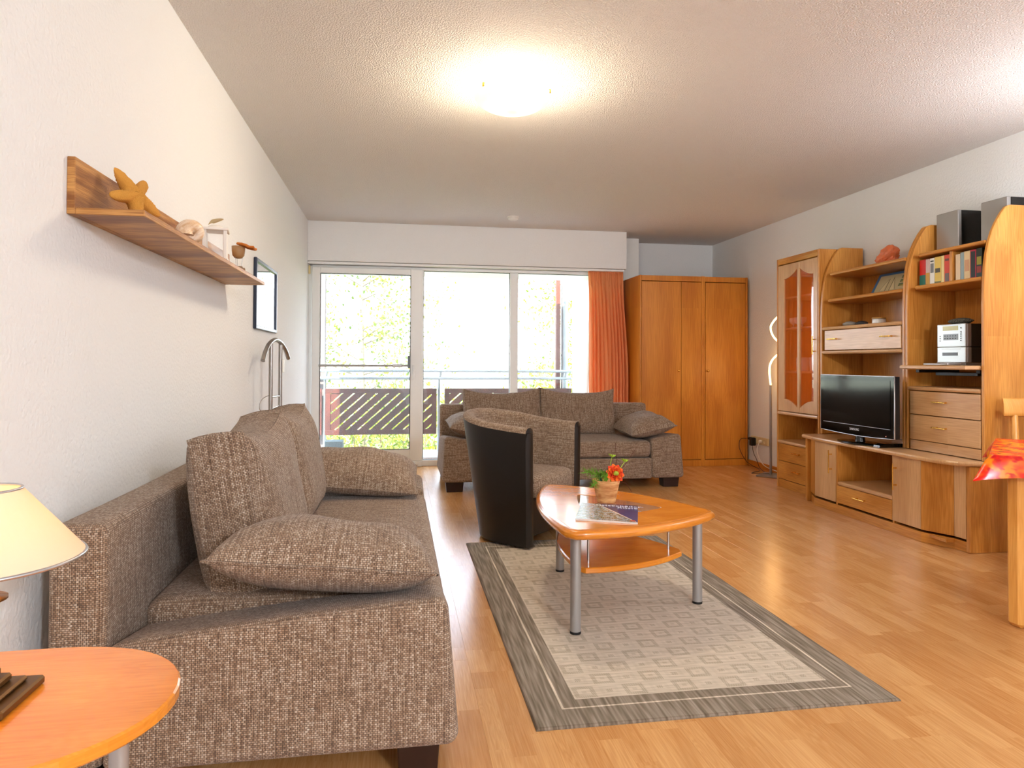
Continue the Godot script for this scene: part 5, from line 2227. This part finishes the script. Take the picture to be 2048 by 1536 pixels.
func build_tv():
	var t := thing("television", V(3.22, 0.527, 4.40), "black flat screen television on the low sideboard", "television")
	var d0 := 4.005
	var d1 := 4.79
	var y0 := 0.598
	var y1 := 1.004
	var X := 3.165
	var st := mb()
	# cabinet, lower edge a little bowed
	var poly := [Vector2(d1, y1), Vector2(d0, y1)]
	for i in 13:
		var u := i / 12.0
		poly.append(Vector2(lerpf(d0, d1, u), y0 - 0.012 * sin(PI * u)))
	slab(st, PackedVector2Array(poly), [[0.0, X + 0.004], [0.0, X + 0.040], [0.006, X + 0.046]], on_front)
	part(t, "casing", st, M.black)
	st = mb()
	plate(st, poly, X, X + 0.005, on_front, 0.002)
	var bz := part(t, "bezel", st, M.black_gloss)
	st = mb()
	box(st, X - 0.002, X, y0 + 0.062, y1 - 0.028, d0 + 0.035, d1 - 0.035, 0.0)
	var sc := mat(Color(0.010, 0.011, 0.012), 0.10)
	part(t, "screen", st, sc)
	st = mb()
	var pts := []
	for p in poly: pts.append(V(X + 0.004, p.y, p.x))
	pts.append(pts[0])
	tube(st, pts, 0.0045, 8, false)
	part(t, "silver_edge", st, M.silver)
	st = mb()
	box(st, X - 0.001, X + 0.001, y0 + 0.058, y0 + 0.061, d0 + 0.035, d1 - 0.035, 0.0)
	part(bz, "trim_line", st, M.silver)
	text(bz, "lettering", "SAMSUNG", 0.022, Transform3D(Basis(V(0, 0, -1), Vector3.UP, Vector3(-1, 0, 0)), V(X - 0.001, y0 + 0.030, 4.40)), mat(Color(0.86, 0.87, 0.88), 0.4), 0.001)
	st = mb()
	lathe(st, V(X - 0.001, y0 + 0.012, d0 + 0.075), [[0.0, -0.003], [0.003, 0.0], [0.0, 0.003]], 8)
	part(bz, "standby_light", st, glow(Color(0.9, 0.05, 0.02), 1.0))
	st = mb()
	rbox(st, Vector3(0.09, 0.33, 0.60), 0.03, 8, func(p): return V(X + 0.085 + p.x * 0.045, 0.80 + p.y * 0.165, 4.40 - p.z * 0.30))
	part(t, "rear_housing", st, M.black)
	st = mb()
	lathe(st, V(3.225, 0.527, 4.42), [[0.0, 0.014], [0.06, 0.013], [0.20, 0.009], [0.205, 0.004], [0.20, 0.0], [0.0, 0.0]], 40, 0, 0.55, 1.0)
	part(t, "stand_base", st, M.black_gloss)
	st = mb()
	lathe(st, V(3.225, 0.527, 4.42), [[0.035, 0.012], [0.030, 0.04], [0.028, 0.10], [0.0, 0.10]], 20)
	part(t, "stand_neck", st, M.black_gloss)
	# flat black receiver lying right of the stand
	t = thing("set_top_box", V(3.30, 0.527, 4.16), "flat black box with a curved end lying on the sideboard beside the television", "receiver")
	st = mb()
	var prof := [Vector2(3.165, 0.528), Vector2(3.168, 0.542), Vector2(3.20, 0.553), Vector2(3.62, 0.553), Vector2(3.62, 0.528)]
	plate(st, prof, 4.142, 4.205, on_side, 0.003)
	part(t, "body", st, M.black_gloss)
	st = mb()
	box(st, 3.163, 3.168, 0.529, 0.537, 4.150, 4.195, 0.001)
	part(t, "front_strip", st, M.silver)

func build_stereo():
	var t := thing("mini_stereo", V(3.5, 1.079, 3.80), "compact silver stereo system on the pull-out board", "stereo")
	var X := 3.40
	var d0 := 3.690
	var d1 := 3.912
	var white := mat(Color(0.80, 0.82, 0.82), 0.3, 0.35)
	for e in [[1.195, 1.337], [1.098, 1.193]]:
		var st := mb()
		box(st, X, X + 0.018, e[0], e[1], d0, d1, 0.003)
		part(t, "front_panel", st, white)
		st = mb()
		box(st, X + 0.018, X + 0.045, e[0] + 0.001, e[1] - 0.001, d0 + 0.002, d1 - 0.002, 0.002)
		part(t, "trim", st, M.silver_paint)
		st = mb()
		box(st, X + 0.045, X + 0.25, e[0] + 0.001, e[1] - 0.001, d0 + 0.004, d1 - 0.004, 0.002)
		part(t, "case", st, mat(Color(0.16, 0.15, 0.13), 0.5))
	var st2 := mb()
	box(st2, X + 0.01, X + 0.24, 1.079, 1.097, d0 + 0.01, d1 - 0.01, 0.002)
	part(t, "base", st2, M.silver_paint)
	for e in [[1.297, 1.325, 3.745, 3.865, Color(0.78, 0.76, 0.48)], [1.237, 1.275, 3.745, 3.860, Color(0.50, 0.54, 0.56)], [1.140, 1.160, 3.748, 3.868, Color(0.20, 0.19, 0.19)]]:
		st2 = mb()
		box(st2, X - 0.0015, X, e[0], e[1], e[2], e[3], 0.0)
		part(t, "window", st2, mat(e[4], 0.15))
	st2 = mb()
	for y in [1.31, 1.285, 1.272, 1.259, 1.246, 1.233]:
		cbox(st2, V(X - 0.002, y, 3.722), Vector3(0.003, 0.006, 0.008), 0.001)
	for y in [1.262, 1.248, 1.234]:
		cbox(st2, V(X - 0.002, y, 3.886), Vector3(0.003, 0.005, 0.006), 0.001)
	for i in 5:
		for j in 2:
			cbox(st2, V(X - 0.003, 1.247 + j * 0.016, 3.762 + i * 0.021), Vector3(0.002, 0.005, 0.007), 0.0005)
	part(t, "button", st2, M.black)
	st2 = mb()
	for y in [1.3365, 1.200, 1.187, 1.103]:
		cbox(st2, V(X - 0.0008, y - 0.006, 3.800), Vector3(0.002, 0.002, 0.15), 0.0)
	part(t, "groove", st2, M.brushed)
	# portable player in front
	t = thing("disc_player", V(3.33, 1.079, 3.80), "flat silver disc player lying in front of the stereo", "player")
	st2 = mb()
	rbox(st2, Vector3(0.10, 0.014, 0.22), 0.006, 6, func(p): return V(3.335 + p.x * 0.05, 1.0865 + p.y * 0.007, 3.80 - p.z * 0.10))
	part(t, "body", st2, M.silver)
	st2 = mb()
	lathe(st2, V(3.335, 1.0935, 3.77), [[0.0, 0.008], [0.045, 0.007], [0.048, 0.0]], 24)
	part(t, "lid", st2, M.silver_paint)
	# flat stone on top of the stereo
	st2 = mb()
	rock(st2, V(3.455, 1.355, 3.785), Vector3(0.045, 0.020, 0.088), 53, 0.10)
	var im := noise_img(128, 128, 0.09, 58, 4)
	var sm := tex_mat(im, 0.8, Vector3(12, 12, 12))
	sm.albedo_color = Color(0.62, 0.62, 0.56)
	single("flat_stone", st2, sm, "flat speckled grey stone lying on the stereo", "stone")

func build_books():
	var y := 1.5985
	var list := [
		[4.003, 4.055, 0.172, Color(0.80, 0.06, 0.04), [[0.0, 0.42, Color(0.03, 0.42, 0.38)]], "red and green paperback at the inner side"],
		[3.967, 4.001, 0.171, Color(0.80, 0.70, 0.68), [[0.0, 0.48, Color(0.78, 0.58, 0.18)]], "pale pink and yellow paperback"],
		[3.928, 3.965, 0.172, Color(0.90, 0.90, 0.88), [[0.45, 0.80, Color(0.45, 0.45, 0.46)], [0.86, 0.91, Color(0.12, 0.11, 0.11)]], "white book with grey spine lettering"],
		[3.873, 3.926, 0.174, Color(0.88, 0.76, 0.36), [[0.42, 0.58, Color(0.28, 0.25, 0.18)], [0.0, 0.10, Color(0.45, 0.44, 0.24)]], "wide yellow book with a dark emblem"],
		[3.848, 3.871, 0.175, Color(0.93, 0.86, 0.60), [], "thin cream-yellow book"],
		[3.803, 3.846, 0.176, Color(0.84, 0.27, 0.16), [[0.05, 0.34, Color(0.45, 0.38, 0.36)], [0.78, 0.86, Color(0.40, 0.25, 0.22)]], "coral red book"],
		[3.722, 3.757, 0.165, Color(0.90, 0.80, 0.66), [], "cream book right of the divider"],
		[3.694, 3.720, 0.172, Color(0.58, 0.66, 0.68), [], "thin blue-grey book"],
		[3.648, 3.692, 0.174, Color(0.90, 0.80, 0.60), [[0.3, 0.7, Color(0.82, 0.62, 0.46)]], "cream book with tan spine print"],
		[3.605, 3.646, 0.176, Color(0.74, 0.12, 0.24), [[0.06, 0.94, Color(0.06, 0.07, 0.08)]], "crimson book with a black spine panel"],
		[3.560, 3.603, 0.178, Color(0.10, 0.13, 0.05), [[0.45, 0.72, Color(0.62, 0.58, 0.12)], [0.18, 0.40, Color(0.58, 0.14, 0.06)]], "dark green book with yellow and red print"]]
	for b in list:
		var t := thing("book", V(3.46, y, (b[0] + b[1]) / 2), "%s on the upper shelf of the hifi cabinet" % b[5], "book", "books in the hifi cabinet")
		var w: float = b[1] - b[0]
		var st := mb()
		box(st, 3.395, 3.400, y, y + b[2], b[0], b[1], 0.001)
		box(st, 3.398, 3.52, y, y + b[2], b[0], b[0] + 0.002, 0.0)
		box(st, 3.398, 3.52, y, y + b[2], b[1] - 0.002, b[1], 0.0)
		var cv := part(t, "cover", st, mat(b[3], 0.45))
		st = mb()
		box(st, 3.401, 3.517, y + 0.003, y + b[2] - 0.003, b[0] + 0.002, b[1] - 0.002, 0.0)
		part(t, "pages", st, mat(Color(0.88, 0.83, 0.72), 0.9))
		for p in b[4]:
			st = mb()
			var m := 0.12 * w if p[1] - p[0] < 0.9 and p[0] > 0.01 else (0.25 * w if p[1] > 0.9 else 0.0)
			box(st, 3.3943, 3.3952, y + b[2] * p[0], y + b[2] * p[1], b[0] + m + 0.0005, b[1] - m - 0.0005, 0.0)
			part(cv, "spine_print", st, mat(p[2], 0.45))

func build_glassware():
	var kinds := {
		"wine_glass": [[[0.0, 0.0], [0.030, 0.001], [0.004, 0.006], [0.004, 0.065], [0.020, 0.078], [0.032, 0.10], [0.033, 0.125], [0.028, 0.150], [0.027, 0.150], [0.031, 0.122], [0.018, 0.082], [0.0, 0.076]], "stemmed wine glass"],
		"tumbler": [[[0.0, 0.0], [0.027, 0.0], [0.031, 0.115], [0.0295, 0.115], [0.0255, 0.008], [0.0, 0.006]], "tall water glass"],
		"goblet": [[[0.0, 0.0], [0.027, 0.001], [0.005, 0.008], [0.005, 0.025], [0.028, 0.040], [0.034, 0.062], [0.032, 0.085], [0.031, 0.085], [0.026, 0.042], [0.0, 0.032]], "small round liqueur glass"]}
	var rows := [["goblet", 1.3985, [[3.40, 5.54], [3.40, 5.47], [3.40, 5.40], [3.41, 5.20], [3.42, 5.13]]], ["wine_glass", 1.3985, [[3.47, 5.28], [3.46, 5.16]]], ["tumbler", 1.0235, [[3.40, 5.44], [3.41, 5.375], [3.40, 5.25], [3.42, 5.185], [3.41, 5.13]]], ["wine_glass", 1.6685, [[3.45, 5.20]]]]
	for r in rows:
		var proto: MeshInstance3D = null
		var shelf := {1.3985: "second shelf", 1.0235: "lower shelf", 1.6685: "upper shelf"}[r[1]] as String
		for p in r[2]:
			var o: MeshInstance3D
			if proto == null:
				var st := mb()
				lathe(st, Vector3.ZERO, kinds[r[0]][0], 24)
				o = part(self, numbered(r[0]), st, M.clear_glass)
				o.set_meta("label", "%s on the %s of the display cabinet" % [kinds[r[0]][1], shelf])
				o.set_meta("category", "glass")
				o.set_meta("group", "%s set on the %s of the display cabinet" % [r[0].replace("_", " "), shelf])
				proto = o
			else:
				o = proto.duplicate()
				o.name = numbered(r[0])
				add_child(o)
			o.position = V(p[0], r[1], p[1])

# ---------------------------------------------------------------- garden seen through the window
func build_garden():
	var st := mb()
	var n := 24
	for i in n:
		for j in n:
			var q := []
			for e in [[i, j], [i + 1, j], [i + 1, j + 1], [i, j + 1]]:
				var x := lerpf(-40, 45, float(e[0]) / n)
				var d := lerpf(9.0, 90, float(e[1]) / n)
				q.append(V(x, -3.0 + 0.25 * sin(x * 0.3) * cos(d * 0.2), d))
			quad(st, q[0], q[3], q[2], q[1], 0)
	var g := tex_mat(noise_img(256, 256, 0.05, 88, 4), 0.95, Vector3(0.5, 0.5, 0.5), true)
	g.albedo_color = Color(0.55, 0.68, 0.30)
	var o := single("lawn", st, g, "green lawn far below the balcony", "lawn")
	o.set_meta("kind", "structure")
	var r := RandomNumberGenerator.new()
	r.seed = 2024
	var tints := [Color(0.46, 0.52, 0.16), Color(0.56, 0.58, 0.18), Color(0.36, 0.46, 0.20), Color(0.62, 0.60, 0.16)]
	# [x, d, top, crown radius, leaves, label]
	for e in [
		[-0.85, 15.0, 3.6, 1.7, 2600, "tall loose birch seen through the balcony door"],
		[0.30, 17.0, 3.0, 1.3, 1300, "slender birch beside the tall loose birch, seen through the balcony door"],
		[-2.3, 16.5, 2.6, 1.5, 1700, "bushy tree at the outer side of the balcony door view"],
		[3.05, 13.5, 2.9, 1.05, 2600, "dense green tree seen through the pane next to the curtain"],
		[3.95, 15.5, 3.8, 1.2, 2000, "tall tree behind the downpipe"]]:
		tree(e, tints, r)
	for e in [[-1.5, 13.0, 3.2, 1.35, 0.28, "leafy hedge below the balcony door"], [2.2, 14.5, 3.0, 1.3, 0.25, "leafy hedge below the large window panes"]]:
		var t := thing("hedge", V(e[0], -3.0, e[1]), e[5], "hedge", "hedges in the garden")
		leaves(t, r, 5200, func():
			var y := r.randf()
			return V(e[0] + r.randf_range(-e[2], e[2]), lerpf(-3.0, e[4] + 0.25 * sin(r.randf() * TAU), pow(y, 0.45)), e[1] + r.randf_range(-0.8, 0.8)), tints, 0.085)
		var s2 := mb()
		for i in 14:
			var x: float = e[0] + lerpf(-e[2], e[2], i / 13.0)
			tube(s2, [V(x, -3.0, e[1]), V(x + 0.1, -1.5, e[1] + 0.1), V(x - 0.05, -0.2, e[1])], [0.03, 0.02, 0.006], 6)
		part(t, "stem", s2, mat(Color(0.32, 0.26, 0.20), 0.9))

func tree(e: Array, tints: Array, r: RandomNumberGenerator):
	var base := V(e[0], -3.0, e[1])
	var t := thing("tree", base, e[5], "tree", "trees in the garden")
	var st := mb()
	var h: float = e[2] + 3.0
	var top := base + Vector3(0.1, h, 0)
	tube(st, [base, base.lerp(top, 0.4) + Vector3(0.06, 0, 0.03), base.lerp(top, 0.75), top], [0.13, 0.09, 0.05, 0.01], 8)
	var tips := []
	for i in 22:
		var f := r.randf_range(0.28, 0.96)
		var a := r.randf() * TAU
		var o := base.lerp(top, f)
		var l: float = e[3] * (1.15 - 0.75 * f) * r.randf_range(0.7, 1.1)
		var tip := o + Vector3(cos(a) * l, l * r.randf_range(0.1, 0.5), sin(a) * l)
		tube(st, [o, o.lerp(tip, 0.5) + Vector3(0, 0.08, 0), tip], [0.028, 0.016, 0.004], 5)
		for k in 4:
			tips.append(o.lerp(tip, r.randf_range(0.35, 1.05)) + Vector3(r.randf_range(-0.3, 0.3), r.randf_range(-0.35, 0.3), r.randf_range(-0.3, 0.3)))
	part(t, "trunk", st, mat(Color(0.55, 0.50, 0.44), 0.9))
	leaves(t, r, e[4], func():
		var c: Vector3 = tips[r.randi() % tips.size()]
		var v := Vector3(r.randfn(0, 0.22), r.randfn(0, 0.26), r.randfn(0, 0.22))
		return c + v, tints, 0.085)

func leaves(t: Node3D, r: RandomNumberGenerator, count: int, where: Callable, tints: Array, size: float):
	var lf := mb()
	leaf(lf, Vector3.ZERO, Vector3(0, 0, 1), 1.0, 0.62, 0.0)
	lf.generate_normals()
	var mm := MultiMesh.new()
	mm.transform_format = MultiMesh.TRANSFORM_3D
	mm.use_colors = true
	mm.mesh = lf.commit()
	mm.instance_count = count
	var off := t.global_position
	for i in count:
		var p: Vector3 = where.call()
		var b := Basis.from_euler(Vector3(r.randf_range(-1.4, 1.4), r.randf() * TAU, r.randf_range(-1.4, 1.4))).scaled(Vector3.ONE * size * r.randf_range(0.6, 1.3))
		mm.set_instance_transform(i, Transform3D(b, p - off))
		var c: Color = tints[r.randi() % tints.size()]
		mm.set_instance_color(i, c.srgb_to_linear() * r.randf_range(0.8, 1.25))
	var mi := MultiMeshInstance3D.new()
	mi.name = "foliage"
	mi.multimesh = mm
	var m := mat(Color(1, 1, 1), 0.6)
	m.vertex_color_use_as_albedo = true
	m.backlight_enabled = true
	m.backlight = Color(0.7, 0.8, 0.4)
	mi.material_override = m
	mi.set_meta("kind", "stuff")
	t.add_child(mi, true)
